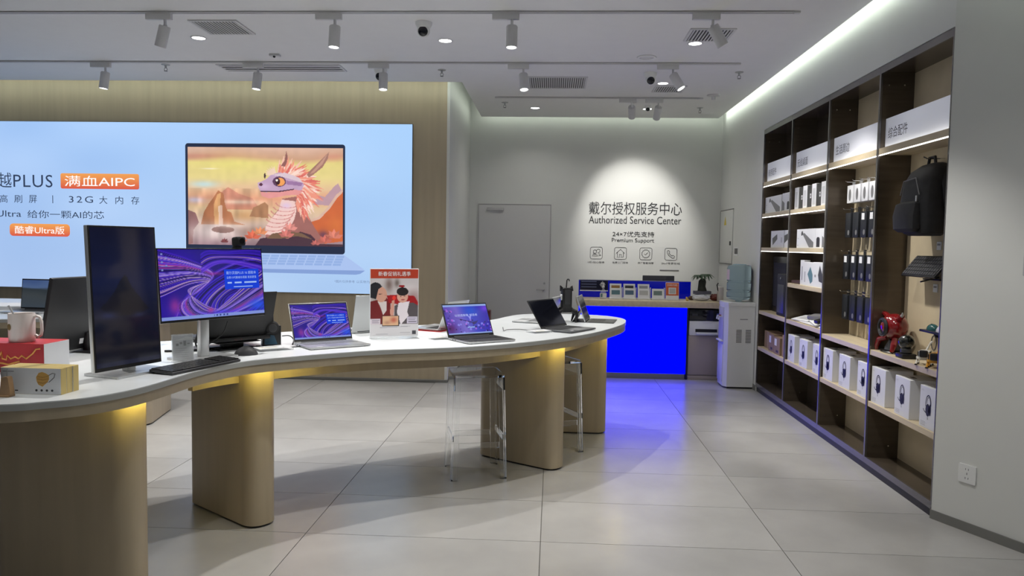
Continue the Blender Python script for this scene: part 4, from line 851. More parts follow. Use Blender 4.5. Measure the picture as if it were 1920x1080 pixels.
# bonsai
t = thing('bonsai_plant', 'small dark bonsai with drooping leaves in a grey tray pot', 'plant', (1.715, 8.72, .955)); t.scale = (1.2, 1.2, 1.12); bm = nb(); prism(bm, rrect(.16, .09, .012, 3), 0, .032); obj('pot', bm, mat('pot_grey', (.10, .10, .13), .5), t)
bm = nb(); tube(bm, [(0, 0, .03), (-.005, 0, .08), (.0, 0, .13), (.01, 0, .16)], [.045, .035, .036, .02], 12); obj('trunk', bm, mat('bark', (.025, .028, .022), .9, noise=.3, nscale=30), t)
for bx, bz, n in ((-.035, .165, 11), (.03, .175, 13)):
    for k in range(n):
        a = 2 * PI * k / n + bx * 20; L = .075 + .02 * random.random(); c, s_ = math.cos(a), math.sin(a)
        P = [(bx, 0, bz), (bx + c * L * .5, s_ * L * .5, bz + .03), (bx + c * L, s_ * L, bz - .005 - .03 * random.random())]
        bm = nb(); w = Vector((-s_, c, 0)) * .014
        vs = [[bm.verts.new(Vector(P[i]) + w * k2 * m_) for k2 in (-1, 1)] for i, m_ in ((0, .3), (1, 1), (2, .15))]
        for A, B in zip(vs, vs[1:]): bm.faces.new((A[0], A[1], B[1], B[0]))
        lf = obj('leaf', bm, LEAF, t)
for nm, lab, c, x, y, r_, sc, m in (('plastic_bag', 'crumpled clear plastic bag under the bonsai', 'bag', 1.70, 8.68, .06, (1.7, .9, .62), mat('bag_plastic', (.62, .64, .70), .25)), ('snack_bag', 'red brown snack bag at the right end of the counter', 'bag', 1.86, 8.72, .05, (1.2, .9, .8), mat('snack_red', (.16, .03, .02), .4)), ('snack_bag', 'dark brown pouch left of the bonsai', 'bag', 1.60, 8.76, .03, (1.2, .8, .8), mat('pouch_brown', (.08, .04, .02), .5))):
    t = thing(nm, lab, c, (x, y, .88)); bm = nb(); g = bmesh.ops.create_icosphere(bm, subdivisions=3, radius=r_); rs2 = random.Random(hash(lab) % 99)
    for vv in bm.verts: vv.co = Vector((vv.co.x * sc[0], vv.co.y * sc[1], (vv.co.z + r_) * sc[2])) * (1 + .16 * (rs2.random() - .5))
    zmin = min(vv.co.z for vv in bm.verts)
    for vv in bm.verts: vv.co.z -= zmin
    obj('crumpled_film', bm, m, t, ang=12)
    bm = nb(); box(bm, -r_ * .6, r_ * .6, -.004, .004, r_ * sc[2] * 1.5, r_ * sc[2] * 1.95, bev=.003); obj('gathered_seal', bm, m, t)
t = thing('yellow_duck', 'tiny yellow duck figure beside the payment sign', 'figurine', (1.535, 8.64, .88)); bm = nb(); ball(bm, (0, 0, .014), .018, (1, .8, .8)); obj('duck_body', bm, mat('duck_yellow', (.65, .45, .08), .5), t); bm = nb(); ball(bm, (-.008, 0, .034), .012); obj('duck_head', bm, mat('duck_yellow', (.65, .45, .08), .5), t)
t = thing('white_carton', 'pale upright bag beside the water bottle', 'bag', (1.90, 8.62, .88)); bm = nb(); box(bm, -.03, .028, -.05, .05, 0, .17, bev=.012); obj('bag_body', bm, mat('bag_pale', (.50, .47, .45), .6), t); bm = nb(); tube(bm, [(-.03, -.02, .12), (-.045, -.02, .19), (-.03, -.02, .21)], .006, 8); obj('bag_handle', bm, BLACKP, t)

# ---- water dispenser, taps towards the counter (-x)
wd = thing('water_dispenser', 'white floor-standing water dispenser with taps facing the counter', 'water dispenser', (1.985, 8.20, 0))
bm = nb(); prism(bm, [(-.125, -.19), (.15, -.19), (.15, .15), (-.125, .15), (-.158, .10), (-.158, -.14)], .02, .88); obj('cabinet_body', bm, WHITEP, wd, smooth=False)
bm = nb(); prism(bm, [(-.13, -.195), (.152, -.195), (.152, .155), (-.13, .155), (-.163, .10), (-.163, -.14)], .88, .915); obj('top_cover', bm, WHITEP, wd, smooth=False)
bm = nb(); prism(bm, [(-.12, -.18), (.145, -.18), (.145, .14), (-.12, .14)], 0, .02); obj('base_foot', bm, PLINTH, wd, smooth=False)
for c in (-.012, .085):
    for k in range(9):
        bm = nb(); box(bm, c - .028, c + .028, -.1915, -.189, .62 - k * .016, .628 - k * .016); obj('vent_slot', bm, GREYP, wd, smooth=False)
bm = nb(); box(bm, -.005, .075, -.192, -.189, .735, .744); obj('handle_slot', bm, PAPERG, wd, smooth=False)
bm = nb(); box(bm, -.165, -.158, -.12, .09, .50, .86, bev=.003); o = obj('tap_recess', bm, mat('recess_grey', (.5, .5, .53), .4), wd)
for yy, c in ((-.06, mat('tap_red', (.3, .05, .05), .4)), (.03, mat('tap_blue', (.05, .08, .3), .4))):
    bm = nb(); tube(bm, [(-.16, yy, .76), (-.195, yy, .755), (-.20, yy, .72)], .009, 8); tp = obj('tap', bm, WHITEP, wd); bm = nb(); box(bm, -.20, -.175, yy - .012, yy + .012, .765, .775, bev=.003); obj('tap_lever', bm, c, tp)
bm = nb(); box(bm, -.19, -.158, -.12, .09, .49, .505, bev=.003); obj('drip_tray', bm, WHITEP, wd); bm = nb(); box(bm, -.166, -.158, -.13, .10, .06, .46, bev=.003); obj('storage_door', bm, WHITEP, wd)
wbt = thing('water_bottle', 'large blue water bottle upside down on the dispenser', 'water bottle', (2.002, 8.20, .915))
bm = nb(); lathe(bm, [(0, -.0), (.03, .0), (.035, .012), (.11, .03), (.128, .05), (.128, .10), (.116, .112), (.128, .124), (.128, .20), (.116, .212), (.128, .224), (.128, .36), (.12, .385), (.10, .395), (0, .392)], 36); obj('bottle_shell', bm, WATERB, wbt)
bm = nb(); lathe(bm, [(0, .395), (.07, .395), (.068, .402), (0, .402)], 24); obj('bottle_bottom', bm, mat('bottle_dark', (.30, .45, .56), .2), wbt)
bm = nb(); 
lab = [(.1295 * math.cos(R(a)), .1295 * math.sin(R(a))) for a in range(176, 212, 6)]
va = [bm.verts.new((x, y, .235)) for x, y in lab]; vb = [bm.verts.new((x, y, .345)) for x, y in lab]
for i in range(len(lab) - 1): bm.faces.new((va[i], va[i + 1], vb[i + 1], vb[i]))
o = obj('bottle_label', bm, mat('label_pink', (.62, .50, .52), .5), wbt)
# ---- socket and wall controller on the angled near wall
def on_near(yv, z): 
    k = (4.25 - yv) / .46; return (2.14 + .228 * k, yv, z)
nx = Vector((-.46, -.228, 0)).normalized(); tx = Vector((.228, -.46, 0)).normalized()
def NW(yv, z): p = on_near(yv, z); return frame(p, tx, (0, 0, 1))
t = thing('power_socket', 'white double power socket low on the near wall', 'socket', M=NW(4.07, .265)); 
bm = nb(); prism(bm, rrect(.098, .098, .006, 3, .0, .045), 0, .008); obj('face_plate', bm, mat('socket_white', (.74, .75, .75), .35), t)
for k, (cx, cz) in enumerate(((0, .07), (0, .022))):
    for dx in (-.008, .008):
        bm = nb(); box(bm, cx + dx - .0012, cx + dx + .0012, cz - .005, cz + .005, .008, .0086); obj('socket_hole', bm, DARKG, t, smooth=False)
bm = nb(); box(bm, -.0015, .0015, .040, .052, .008, .0086); obj('socket_hole', bm, DARKG, t, smooth=False)
t = thing('wall_controller', 'clear-cased wall control panel with dark display at the right edge', 'controller', M=NW(3.83, 1.385)); bm = nb(); prism(bm, rrect(.13, .135, .006, 3, .045, .06), 0, .03); obj('clear_case', bm, mat('case_grey', (.45, .46, .47), .2), t)
bm = nb(); prism(bm, rrect(.10, .095, .004, 3, .05, .062), .03, .033); o = obj('control_face', bm, mat('control_white', (.6, .61, .68), .3), t)
for zz in (.10, .025): bm = nb(); box(bm, .003, .10, zz - .007, zz + .007, .033, .034); obj('dark_band', bm, INK, o, smooth=False)
for k in range(3): bm = nb(); cyl(bm, (.018, .085 - k * .018, .033), (.018, .085 - k * .018, .0345), .004, n=10); obj('button', bm, DARKG, o)
# red cabinet seen behind the stool under the table
t = thing('fire_extinguisher_box', 'dark red box on the floor near the door', 'box', (-.93, 9.35, 0)); bm = nb(); box(bm, -.16, .16, -.1, .1, 0, .66, bev=.006); obj('cabinet', bm, mat('fire_red', (.13, .008, .012), .35), t); bm = nb(); box(bm, -.14, .14, -.104, -.1, .04, .62, bev=.003); obj('cabinet_door', bm, mat('fire_red', (.13, .008, .012), .35), t); bm = nb(); cyl(bm, (-.11, -.104, .5), (-.11, -.115, .5), .012); obj('knob', bm, SILVERD, t)

# ================================================================== TABLES
TZ = .90
def column(parent, cx, cy, ang, L=.645, th=.17, r=.075):
    bm = nb(); M = Matrix.Translation((cx, cy, 0)) @ Matrix.Rotation(R(ang), 4, 'Z')
    prism(bm, rrect(L, th, r, 8), .012, .832, M); o = obj('column', bm, WOOD, parent)
    bm = nb(); prism(bm, rrect(L - .03, th - .03, r - .016, 6), 0, .012, M); obj('column_foot', bm, PLINTH, o, smooth=False)
def make_table(name, label, P, cols, beam=()):
    P = catmull(P, 7); t = thing(name, label, 'table')
    bm = nb(); prism(bm, P, TZ - .004, TZ); obj('table_top', bm, SOLID, t)
    bm = nb(); prism(bm, offset(P, -.0), TZ - .026, TZ - .004); obj('top_edge', bm, SOLIDE, t)
    bm = nb(); ringprism(bm, offset(P, .004), offset(P, .022), .832, TZ - .026); obj('fascia', bm, WOOD, t)
    bm = nb(); prism(bm, offset(P, .022), .864, TZ - .026); obj('underside', bm, WOOD, t)
    if beam:
        for i0, i1 in beam:
            bm = nb(); o_, i_ = offset(P, .20)[i0:i1], offset(P, .23)[i0:i1]; prism(bm, o_ + i_[::-1], .755, .864); obj('apron_beam', bm, WOOD, t)
    A_, B2 = offset(P, .024), offset(P, .030); n_ = len(P)
    for c in cols:
        column(t, *c)
        tip = np.array(c[:2]) + (.30 if c[2] < 60 else -.30) * np.array((math.cos(R(c[2])), math.sin(R(c[2]))))
        i0 = int(np.argmin(np.linalg.norm(np.array(P) - tip, axis=1))); k_ = 1
        while k_ < 40 and np.linalg.norm(np.array(P[(i0 + k_) % n_]) - np.array(P[i0])) < .20: k_ += 1
        ix = [(i0 + q_) % n_ for q_ in range(-k_, k_ + 1)]; bm = nb(); prism(bm, [A_[q_] for q_ in ix] + [B2[q_] for q_ in ix[::-1]], .842, .858); obj('led_strip', bm, LED_Y, t, smooth=False)
    return t
EDGE = [(-1.94, 2.52), (-1.83, 2.58), (-1.73, 2.66), (-1.66, 2.78), (-1.625, 2.92), (-1.61, 3.10), (-1.595, 3.28), (-1.55, 3.46), (-1.47, 3.62), (-1.33, 3.76), (-1.17, 3.90), (-.95, 4.06), (-.70, 4.17), (-.45, 4.30), (-.19, 4.51), (.04, 4.76), (.24, 5.04), (.40, 5.36), (.53, 5.70), (.585, 5.97), (.575, 6.18), (.49, 6.34), (.36, 6.43), (.14, 6.47), (-.10, 6.44), (-.27, 6.33), (-.37, 6.12), (-.48, 5.82), (-.72, 5.52), (-1.21, 5.16), (-1.75, 4.76), (-2.0, 4.46), (-2.23, 4.22), (-2.55, 4.05), (-3.0, 3.97), (-3.35, 3.75), (-3.5, 3.25), (-3.35, 2.75), (-2.9, 2.45), (-2.35, 2.40)]
make_table('display_table', 'long winding white-topped display table with wooden columns', EDGE, [(-2.012, 3.02, -6), (-1.735, 3.96, -35.6), (-.20, 5.115, -32), (.12, 5.99, 1)], beam=((7 * 7, 19 * 7), (27 * 7, 32 * 7)))
make_table('display_table', 'white-topped table behind, under the left end of the screen', [(-6.5, 5.05), (-5.4, 5.0), (-4.5, 5.02), (-3.9, 5.14), (-3.5, 5.36), (-3.27, 5.62), (-3.16, 5.98), (-3.2, 6.35), (-3.42, 6.66), (-3.9, 6.82), (-5.4, 6.85), (-6.5, 6.8), (-6.9, 6.4), (-6.9, 5.5)], [(-3.335, 6.045, 102), (-5.2, 5.95, 90)])

# ---- clear acrylic bar stools
def stool(label, x, y, rz):
    t = thing('acrylic_stool', label, 'stool', (x, y, 0), rz, 'clear acrylic stools')
    T, Bm, Z = .148, .178, .665
    bm = nb(); prism(bm, rrect(.325, .325, .03, 5), Z - .016, Z); obj('seat', bm, ACRYL, t)
    bm = nb()
    for a in range(4):
        M = Matrix.Rotation(a * PI / 2, 4, 'Z'); box(bm, -.14, .14, -.162, -.154, Z - .10, Z - .017, M=M)
    obj('seat_apron', bm, ACRYL, t, smooth=False)
    for sx in (-1, 1):
        for sy in (-1, 1):
            bm = nb(); w = .040; th = .009
            L2 = [(0, 0), (w, 0), (w, th), (th, th), (th, w), (0, w)]
            lo = [bm.verts.new((sx * (Bm - p), sy * (Bm - q_), 0)) for p, q_ in L2]; hi = [bm.verts.new((sx * (T + .012 - p), sy * (T + .012 - q_), Z - .017)) for p, q_ in L2]
            bm.faces.new(lo); bm.faces.new(hi[::-1])
            for i in range(6): bm.faces.new((lo[i], lo[(i + 1) % 6], hi[(i + 1) % 6], hi[i]))
            obj('leg', bm, ACRYL, t, smooth=False)
    for a in range(4):
        M = Matrix.Rotation(a * PI / 2, 4, 'Z'); bm = nb(); zz = .20 + .04 * (a % 2); box(bm, -.128, .128, -.166, -.157, zz, zz + .035, M=M); obj('foot_rail', bm, ACRYL, t, smooth=False)
stool('clear acrylic stool in front of the middle table column', -.488, 4.83, R(15)); stool('clear acrylic stool mostly hidden behind the middle table column', .005, 5.455, R(28))

# ================================================================== DEVICES ON THE TABLE
def wallpaper(w=190, h=118):
    u, v, img = canvas(w, h); x = u * 1.6; y = v
    img[:] = lerp(u * .6 + v * .4, [(0, (40, 16, 150)), (.5, (30, 16, 128)), (1, (24, 14, 110))])
    blend(img, emask(x, y, 1.1, .3, .35, .2, 1) * .6, (18, 8, 62)); blend(img, emask(x, y, .3, .85, .4, .2, 1) * .5, (58, 22, 196)); blend(img, emask(x, y, .5, .12, .4, .14, 1) * .7, (44, 36, 230))
    rs = np.random.RandomState(5)
    def bez(C, n=46):
        C = np.array(C); out = []
        for i in range(len(C) - 3):
            p0, p1, p2, p3 = C[i:i + 4]
            for t in np.linspace(0, 1, n // (len(C) - 3), endpoint=False): out.append(.5 * (2 * p1 + (p2 - p0) * t + (2 * p0 - 5 * p1 + 4 * p2 - p3) * t * t + (3 * p1 - p0 - 3 * p2 + p3) * t ** 3))
        return out
    def strand(C, c, wd, al):
        d = np.full(x.shape, 9.); Q = bez(C)
        for p, q in zip(Q, Q[1:]):
            e = q - p; L = e @ e + 1e-9; t = np.clip(((x - p[0]) * e[0] + (y - p[1]) * e[1]) / L, 0, 1)
            d = np.minimum(d, np.hypot(x - p[0] - t * e[0], y - p[1] - t * e[1]))
        blend(img, np.clip(1.4 - d / wd, 0, 1) * al, c)
    for k in range(30):
        r_ = .06 + .026 * k; c_, s_ = math.cos(.45), math.sin(.45); E_ = [(1.10 + r_ * (1.25 * math.cos(a_) * c_ - .62 * math.sin(a_) * s_), .24 + r_ * (1.25 * math.cos(a_) * s_ + .62 * math.sin(a_) * c_)) for a_ in (2 * PI * q_ / 11 for q_ in range(14))]
        strand(E_, ((58, 26, 196), (18, 9, 66), (118, 84, 228), (34, 16, 120), (70, 40, 230), (190, 160, 206))[rs.randint(6)], .004 + .008 * rs.rand(), .85)
    cols = ((70, 30, 205), (24, 12, 84), (110, 66, 225), (150, 128, 235), (44, 22, 170), (200, 160, 200), (60, 24, 190), (20, 10, 70))
    for k in range(34):
        t = k / 33; o = .02 * rs.rand()
        c = cols[rs.randint(8)]
        if .25 < t < .45 and k % 2: c = (184, 60, 140)
        strand([(-.4, 1.2 - .8 * t), (-.1, 1.02 - .72 * t + o), (.42, .86 - .36 * t), (.80 - .08 * t, .66 - .14 * t), (.62 - .22 * t, .42), (.26 + .30 * t, .24), (.34 + .46 * t, .02 + .10 * t), (.95, -.02 + .22 * t), (1.7, .22 + .5 * t), (2.2, .7)], c, .004 + .011 * rs.rand(), .85)
    for k in range(44):
        t = rs.rand(); o = .03 * rs.rand()
        strand([(-.4, 1.2 - .8 * t), (-.1, 1.02 - .72 * t + o), (.42, .86 - .36 * t), (.80 - .08 * t, .66 - .14 * t), (.62 - .22 * t, .42), (.26 + .30 * t, .24), (.34 + .46 * t, .02 + .10 * t), (.95, -.02 + .22 * t), (1.7, .22 + .5 * t), (2.2, .7)], ((150, 130, 236), (28, 14, 96), (208, 178, 214), (92, 52, 226))[k % 4], .0035, .75)
    for k in range(12):
        t = k / 11; strand([(.4, .4), (.62, .66 + .26 * t), (1.0, .80 + .16 * t), (1.7, .62 + .30 * t), (2.2, .3)], cols[rs.randint(8)], .005 + .012 * rs.rand(), .8)
    blend(img, emask(x, y, .20, .20, .10, .14, 1) * .7, (176, 60, 150)); blend(img, emask(x, y, .84, .64, .18, .03, 1) * .5, (176, 40, 140)); blend(img, emask(x, y, .72, .10, .06, .05, 1) * .8, (206, 50, 120)); blend(img, emask(x, y, 1.5, .14, .22, .12, 1) * .85, (36, 92, 240)); blend(img, emask(x, y, .9, .07, .4, .05, 1) * .6, (60, 50, 240))
    blend(img, (v < .055).astype(float), (132, 152, 226)); blend(img, ((v < .042) & (v > .018) & (np.abs(u - .55) < .07) & ((u * 60).astype(int) % 2 == 0)).astype(float), (40, 60, 140))
    for r in range(5): blend(img, ((np.abs(u - .035 - .035 * (r % 2)) < .007) & (np.abs(v - .93 + r * .055) < .011)).astype(float), (130, 140, 210))
    return img
WP = wallpaper()
WPM = attr_mat('wallpaper_screen', .85, .12)
def info_panel(parent, M, w, h):
    """blue information panel lying on a wallpaper, given the picture frame matrix and picture size"""
    pw, ph_ = w * .36, h * .30; x0, y0 = w * .60, h * .40
    bm = nb(); bm.faces.new([bm.verts.new(p) for p in ((x0, y0, .0006), (x0 + pw, y0, .0006), (x0 + pw, y0 + ph_, .0006), (x0, y0 + ph_, .0006))]); bmesh.ops.transform(bm, matrix=M, verts=bm.verts[:]); p = obj('blue_info_panel', bm, emat('panel_blue', lin((30, 66, 214)), .95), parent, smooth=False)
    et = emat('panel_text', lin((168, 196, 250)), .9)
    text('panel_lettering', '戴尔灵越PLUS 16 超能本', et, parent, M @ Matrix.Translation((x0 + pw * .06, y0 + ph_ * .74, .0009)), pw * .86, ph_ * .16, 'L', 0)
    text('panel_lettering', '全新13代酷睿处理器 更高更强', et, parent, M @ Matrix.Translation((x0 + pw * .06, y0 + ph_ * .52, .0009)), pw * .86, ph_ * .13, 'L', 0)
    for k, (a, b_) in enumerate(((.08, .2), (.28, .48), (.56, .92))):
        bm = nb(); bm.faces.new([bm.verts.new((x0 + pw * xx, y0 + ph_ * yy, .0009)) for xx, yy in ((a, .28), (b_, .28), (b_, .36), (a, .36))]); bmesh.ops.transform(bm, matrix=M, verts=bm.verts[:]); obj('panel_line', bm, et, parent, smooth=False)
    bm = nb(); bm.faces.new([bm.verts.new((x0 + pw * xx, y0 + ph_ * yy, .0009)) for xx, yy in ((.25, .09), (.8, .09), (.8, .13), (.25, .13))]); bmesh.ops.transform(bm, matrix=M, verts=bm.verts[:]); obj('panel_line', bm, et, parent, smooth=False)
def loc(x, y, z=TZ): return (x, y, z)
def make_laptop(name, label, x, y, a, w=.355, d=.24, lh=.235, tilt=108, body=SILVER, lidm=None, keym=None, img=None, bez=None, scrm=None, z=TZ, group=None, deck=None, info=False, th=.013, sw=None):
    t = thing(name, label, 'laptop', loc(x, y, z), R(a), group); lidm = lidm or body; deck = deck or body
    bm = nb(); box(bm, -w / 2, w / 2, -d / 2, d / 2, .003, th, bev=.004); b = obj('base', bm, body, t)
    bm = nb()
    for sx in (-1, 1):
        for sy in (-1, 1): cyl(bm, (sx * (w / 2 - .03), sy * (d / 2 - .02), 0), (sx * (w / 2 - .03), sy * (d / 2 - .02), .004), .006, n=8)
    obj('rubber_feet', bm, BLACKP, t)
    bm = nb(); box(bm, -w * .44, w * .44, -d * .02, d * .40, th, th + .0006); kb = obj('keyboard_deck', bm, keym or DARKG, t, smooth=False)
    bm = nb(); kw = w * .86 / 15
    for r in range(5):
        for k in range(15):
            xx = -w * .43 + k * kw; yy = d * .385 - r * d * .079; box(bm, xx + .001, xx + kw - .002, yy - d * .07, yy - .002, th + .0006, th + .0022)
    ks = obj('keys', bm, keym or DARKG, kb, smooth=False); ks['kind'] = 'stuff'
    bm = nb(); box(bm, -w * .16, w * .16, -d * .44, -d * .08, th, th + .0005); obj('touchpad', bm, deck if deck is not body else SILVERD, t, smooth=False)
    bm = nb(); box(bm, -w * .36, -w * .27, -d * .40, -d * .33, th, th + .0006); obj('palmrest_sticker', bm, PAPER, t, smooth=False)
    Ml = Matrix.Translation((0, d / 2 - .004, th)) @ Matrix.Rotation(R(180 - tilt), 4, 'X')      # lid frame: x right, y up the lid, z faces the user when tilt>90
    bm = nb(); box(bm, -w / 2, w / 2, .002, lh, -.006, 0, bev=.0025, M=Ml); l_ = obj('lid', bm, lidm, t)
    bm = nb(); cyl(bm, (-w * .38, d / 2 - .004, th), (w * .38, d / 2 - .004, th), .006, n=12); obj('hinge', bm, DARKG, t)
    bm = nb(); box(bm, -w / 2 + .003, w / 2 - .003, .006, lh - .003, 0, .0006, M=Ml); bz = obj('screen_bezel', bm, bez or BLACKP, l_, smooth=False)
    mg = .008; M2 = Ml @ Matrix.Translation((-w / 2 + mg, .018, .0012)); pw, ph_ = w - 2 * mg, lh - .028
    if img is not None:
        picture('display', img, scrm or WPM, l_, M2, pw, ph_)
        if info: info_panel(l_, M2, pw, ph_)
    else:
        bm = nb(); box(bm, 0, pw, 0, ph_, 0, .0004, M=M2); obj('display', bm, scrm or GLASSY, l_, smooth=False)
    bm = nb(); prism(bm, [(.012 * math.cos(2 * PI * k / 20), .012 * math.sin(2 * PI * k / 20)) for k in range(20)], -.0067, -.006, Ml @ Matrix.Translation((0, lh * .55, 0))); obj('lid_badge', bm, SILVERD if body is not SILVER else GREYP, l_, smooth=False)
    for k in range(2):
        bm = nb(); box(bm, -w / 2 - .0005, -w / 2 + .001, d * .12 + k * .03, d * .12 + k * .03 + .014, .006, .0105); obj('side_port', bm, INK, t, smooth=False)
    return t
LAP1 = make_laptop('laptop', 'silver laptop with purple ribbon wallpaper beside the poster stand', -1.247, 4.195, 40, .36, .245, .236, 113, SILVER, keym=SILVERD, img=WP, info=True)
# purple festive wallpaper
u, v, img2 = canvas(140, 88); img2[:] = lerp(u + .2 * (v - .5), [(0, (84, 64, 176)), (.35, (120, 104, 206)), (.6, (62, 66, 200)), (1, (44, 24, 170))])
rs = np.random.RandomState(11)
blend(img2, emask(u, v, .62, .78, .2, .2, 1) * .8, (30, 90, 215)); blend(img2, emask(u, v, .95, .85, .12, .14, 1) * .9, (110, 40, 225)); blend(img2, emask(u, v, .08, .2, .14, .2, 1) * .8, (90, 24, 96))
blend(img2, pmask(u, v, [(.22, .56), (.6, .40), (.74, .44), (.66, .32), (.5, .40)]), (44, 34, 120)); blend(img2, pmask(u, v, [(.50, .66), (.56, .46), (.62, .70), (.56, .58)]), (150, 150, 245))
for k in range(70):
    cx, cy = rs.rand(), rs.rand() * .5 if rs.rand() > .3 else rs.rand(); cx = cx if cy < .5 else cx * .2; r_ = .008 + .02 * rs.rand()
    blend(img2, emask(u, v, cx, cy, r_, r_ * 1.5, 0) * .75, ((150, 150, 250), (190, 110, 230), (60, 40, 150), (40, 20, 80))[k % 4])
blend(img2, ((v > .93) | (v < .05)).astype(float), (150, 176, 236)); blend(img2, ((np.abs(v - .22) < .02) & (np.abs(u - .54) < .08)).astype(float), (150, 186, 240))
LAP2 = make_laptop('laptop', 'black-decked laptop showing a violet festive wallpaper', -.427, 4.568, 38, .335, .245, .225, 117, SILVER, lidm=BLACKP, keym=BLACKM, deck=BLACKM, img=img2)
bm = nb(); box(bm, -.163, .163, -.119, .118, .0131, .0136); obj('palm_rest', bm, BLACKM, LAP2, smooth=False)
Ml = Matrix.Translation((0, .1185, .013)) @ Matrix.Rotation(R(63), 4, 'X')
text('wallpaper_lettering', '以创造致敬 创造者', emat('lap_text', lin((200, 215, 255)), .9), [c for c in LAP2.children if c.name.startswith('lid')][0], Ml @ Matrix.Translation((-.005, .135, .0018)), .165, .016, 'C', 0)
LAP3 = make_laptop('laptop', 'dark grey laptop with switched-off screen near the rounded table end', .120, 5.235, 58, .34, .24, .228, 124, mat('laptop_dark', (.12, .125, .135), .35, metal=.5), lidm=BLACKP, keym=DARKG)
make_laptop('laptop', 'silver laptop facing left behind the dark laptop', -.155, 5.79, -107, .31, .22, .215, 118, mat('lap_white', (.55, .56, .57), .4), keym=SILVERD, bez=mat('lid_pale', (.5, .51, .52), .4))
make_laptop('laptop', 'silver laptop seen from behind beside the poster stand', -1.235, 4.95, -139, .34, .235, .245, 104, mat('lap_silver2', (.46, .47, .47), .38, metal=.5))
rl = make_laptop('laptop', 'silver laptop on a red mat behind the violet-screen laptop', -.80, 5.14, -112, .30, .21, .20, 112, SILVER, z=TZ + .004)
t = thing('red_mat', 'thin red mat under the small silver laptop', 'mat', loc(-.80, 5.14), R(-112)); bm = nb(); prism(bm, rrect(.33, .25, .015, 4), 0, .0035); obj('mat_sheet', bm, mat('mat_red', (.42, .03, .03), .5), t); bm = nb(); ringprism(bm, rrect(.33, .25, .015, 4), rrect(.318, .238, .012, 4), .0035, .004); obj('mat_hem', bm, RED, t)
# black gaming laptop facing away on a riser
t = thing('laptop_riser', 'black pedestal stand under the dark gaming laptop', 'stand', loc(-1.755, 4.015), R(-131)); bm = nb(); box(bm, -.11, .11, -.09, .09, 0, .008, bev=.003); obj('riser_foot', bm, BLACKP, t); bm = nb(); box(bm, -.055, .055, -.03, .03, .008, .038, bev=.004); obj('riser_post', bm, BLACKP, t); bm = nb(); box(bm, -.12, .12, -.1, .1, .038, .042, bev=.002); obj('riser_plate', bm, BLACKP, t)
gl = make_laptop('laptop', 'large dark gaming laptop seen from behind on a black stand', -1.815, 4.055, -131, .40, .28, .262, 108, mat('gaming_shell', (.022, .022, .023), .45), z=TZ + .042, th=.022)
bm = nb(); box(bm, -.19, .19, .14, .165, .004, .026, bev=.006); rp = obj('rear_vent', bm, BLACKP, gl)
text('rear_lettering', 'G15', mat('rear_red', (.10, .02, .02), .5), rp, frame((.02, .1655, .009), (-1, 0, 0), (0, 0, 1)), .045, .009, 'L', .0003)

# ---- monitors
def monitor(name, label, x, y, a, w, h, zc, tilt, img=None, scrm=None, base=(.24, .17), neck=(.05, .03), info=False, shell=SILVERD, basem=SILVER, bez=.006, off=(0, .05), dy=0, backd=.035):
    t = thing(name, label, 'monitor', loc(x, y), R(a))
    bm = nb(); prism(bm, rrect(base[0], base[1], .008, 3, off[0], off[1]), 0, .010); obj('stand_base', bm, basem, t)
    Mt = Matrix.Translation((0, dy, zc)) @ Matrix.Rotation(R(90 - tilt), 4, 'X')
    bm = nb(); box(bm, off[0] - neck[0] / 2, off[0] + neck[0] / 2, off[1] - neck[1] / 2, off[1] + neck[1] / 2, .010, zc + .06, bev=.004); obj('stand_neck', bm, basem, t)
    bm = nb(); box(bm, -.06, .06, -.06, .06, -backd - .02, -.01, bev=.008, M=Mt); obj('mount_plate', bm, shell, t)
    bm = nb(); box(bm, -w / 2, w / 2, -h / 2, h / 2, -.022, -.001, bev=.003, M=Mt); sh = obj('rear_shell', bm, shell, t)
    bm = nb(); box(bm, -w / 2 + .001, w / 2 - .001, -h / 2 + .001, h / 2 - .001, -.001, .0015, M=Mt); bz = obj('bezel', bm, BLACKP, t, smooth=False)
    M2 = Mt @ Matrix.Translation((-w / 2 + bez, -h / 2 + bez * 2, .0022)); pw, ph_ = w - 2 * bez, h - 3 * bez
    if img is not None:
        picture('display', img, scrm or WPM, t, M2, pw, ph_)
        if info: info_panel(t, M2, pw, ph_)
    else:
        bm = nb(); box(bm, 0, pw, 0, ph_, -.0003, 0, M=M2); obj('display', bm, scrm or GLASSY, t, smooth=False)
    return t, Mt
u, v, img3 = canvas(60, 108); img3[:] = lerp(v + .08 * (vnoise(u, v, 4, 4, 3) - .5), [(0, (10, 12, 26)), (.3, (11, 16, 38)), (.6, (15, 24, 60)), (1, (12, 16, 42))])
blend(img3, pmask(u, v, [(.1, .42), (.3, .52), (.42, .62), (.5, .66), (.6, .56), (.72, .48), (.85, .40), (.7, .36), (.3, .36)]) * .7, (10, 12, 24)); blend(img3, emask(u, v, .22, .37, .16, .03, 1) * .6, (26, 44, 96)); blend(img3, emask(u, v, .68, .36, .1, .02, 1) * .5, (26, 44, 96)); blend(img3, (v < .035).astype(float), (26, 30, 52))
m1, _ = monitor('monitor', 'dark monitor turned upright to portrait on a silver base', -1.835, 3.135, 72, .343, .61, .340, 3, img3, attr_mat('dim_screen', .8, .06), (.29, .20), off=(.05, .045), dy=.0, shell=SILVER, bez=.008)
m2, Mt2 = monitor('monitor', 'landscape monitor with purple ribbon wallpaper and webcam', -1.66, 3.60, 61, .593, .349, .376, 5, WP, WPM, (.27, .20), info=True, off=(0.0, .09), dy=.0, bez=.006)
mb = thing('all_in_one_computer', 'large black screen seen from behind beside the mug', 'computer', loc(-2.45, 3.80), R(-100)); Mb = Matrix.Translation((0, 0, .02)) @ Matrix.Rotation(R(78), 4, 'X')
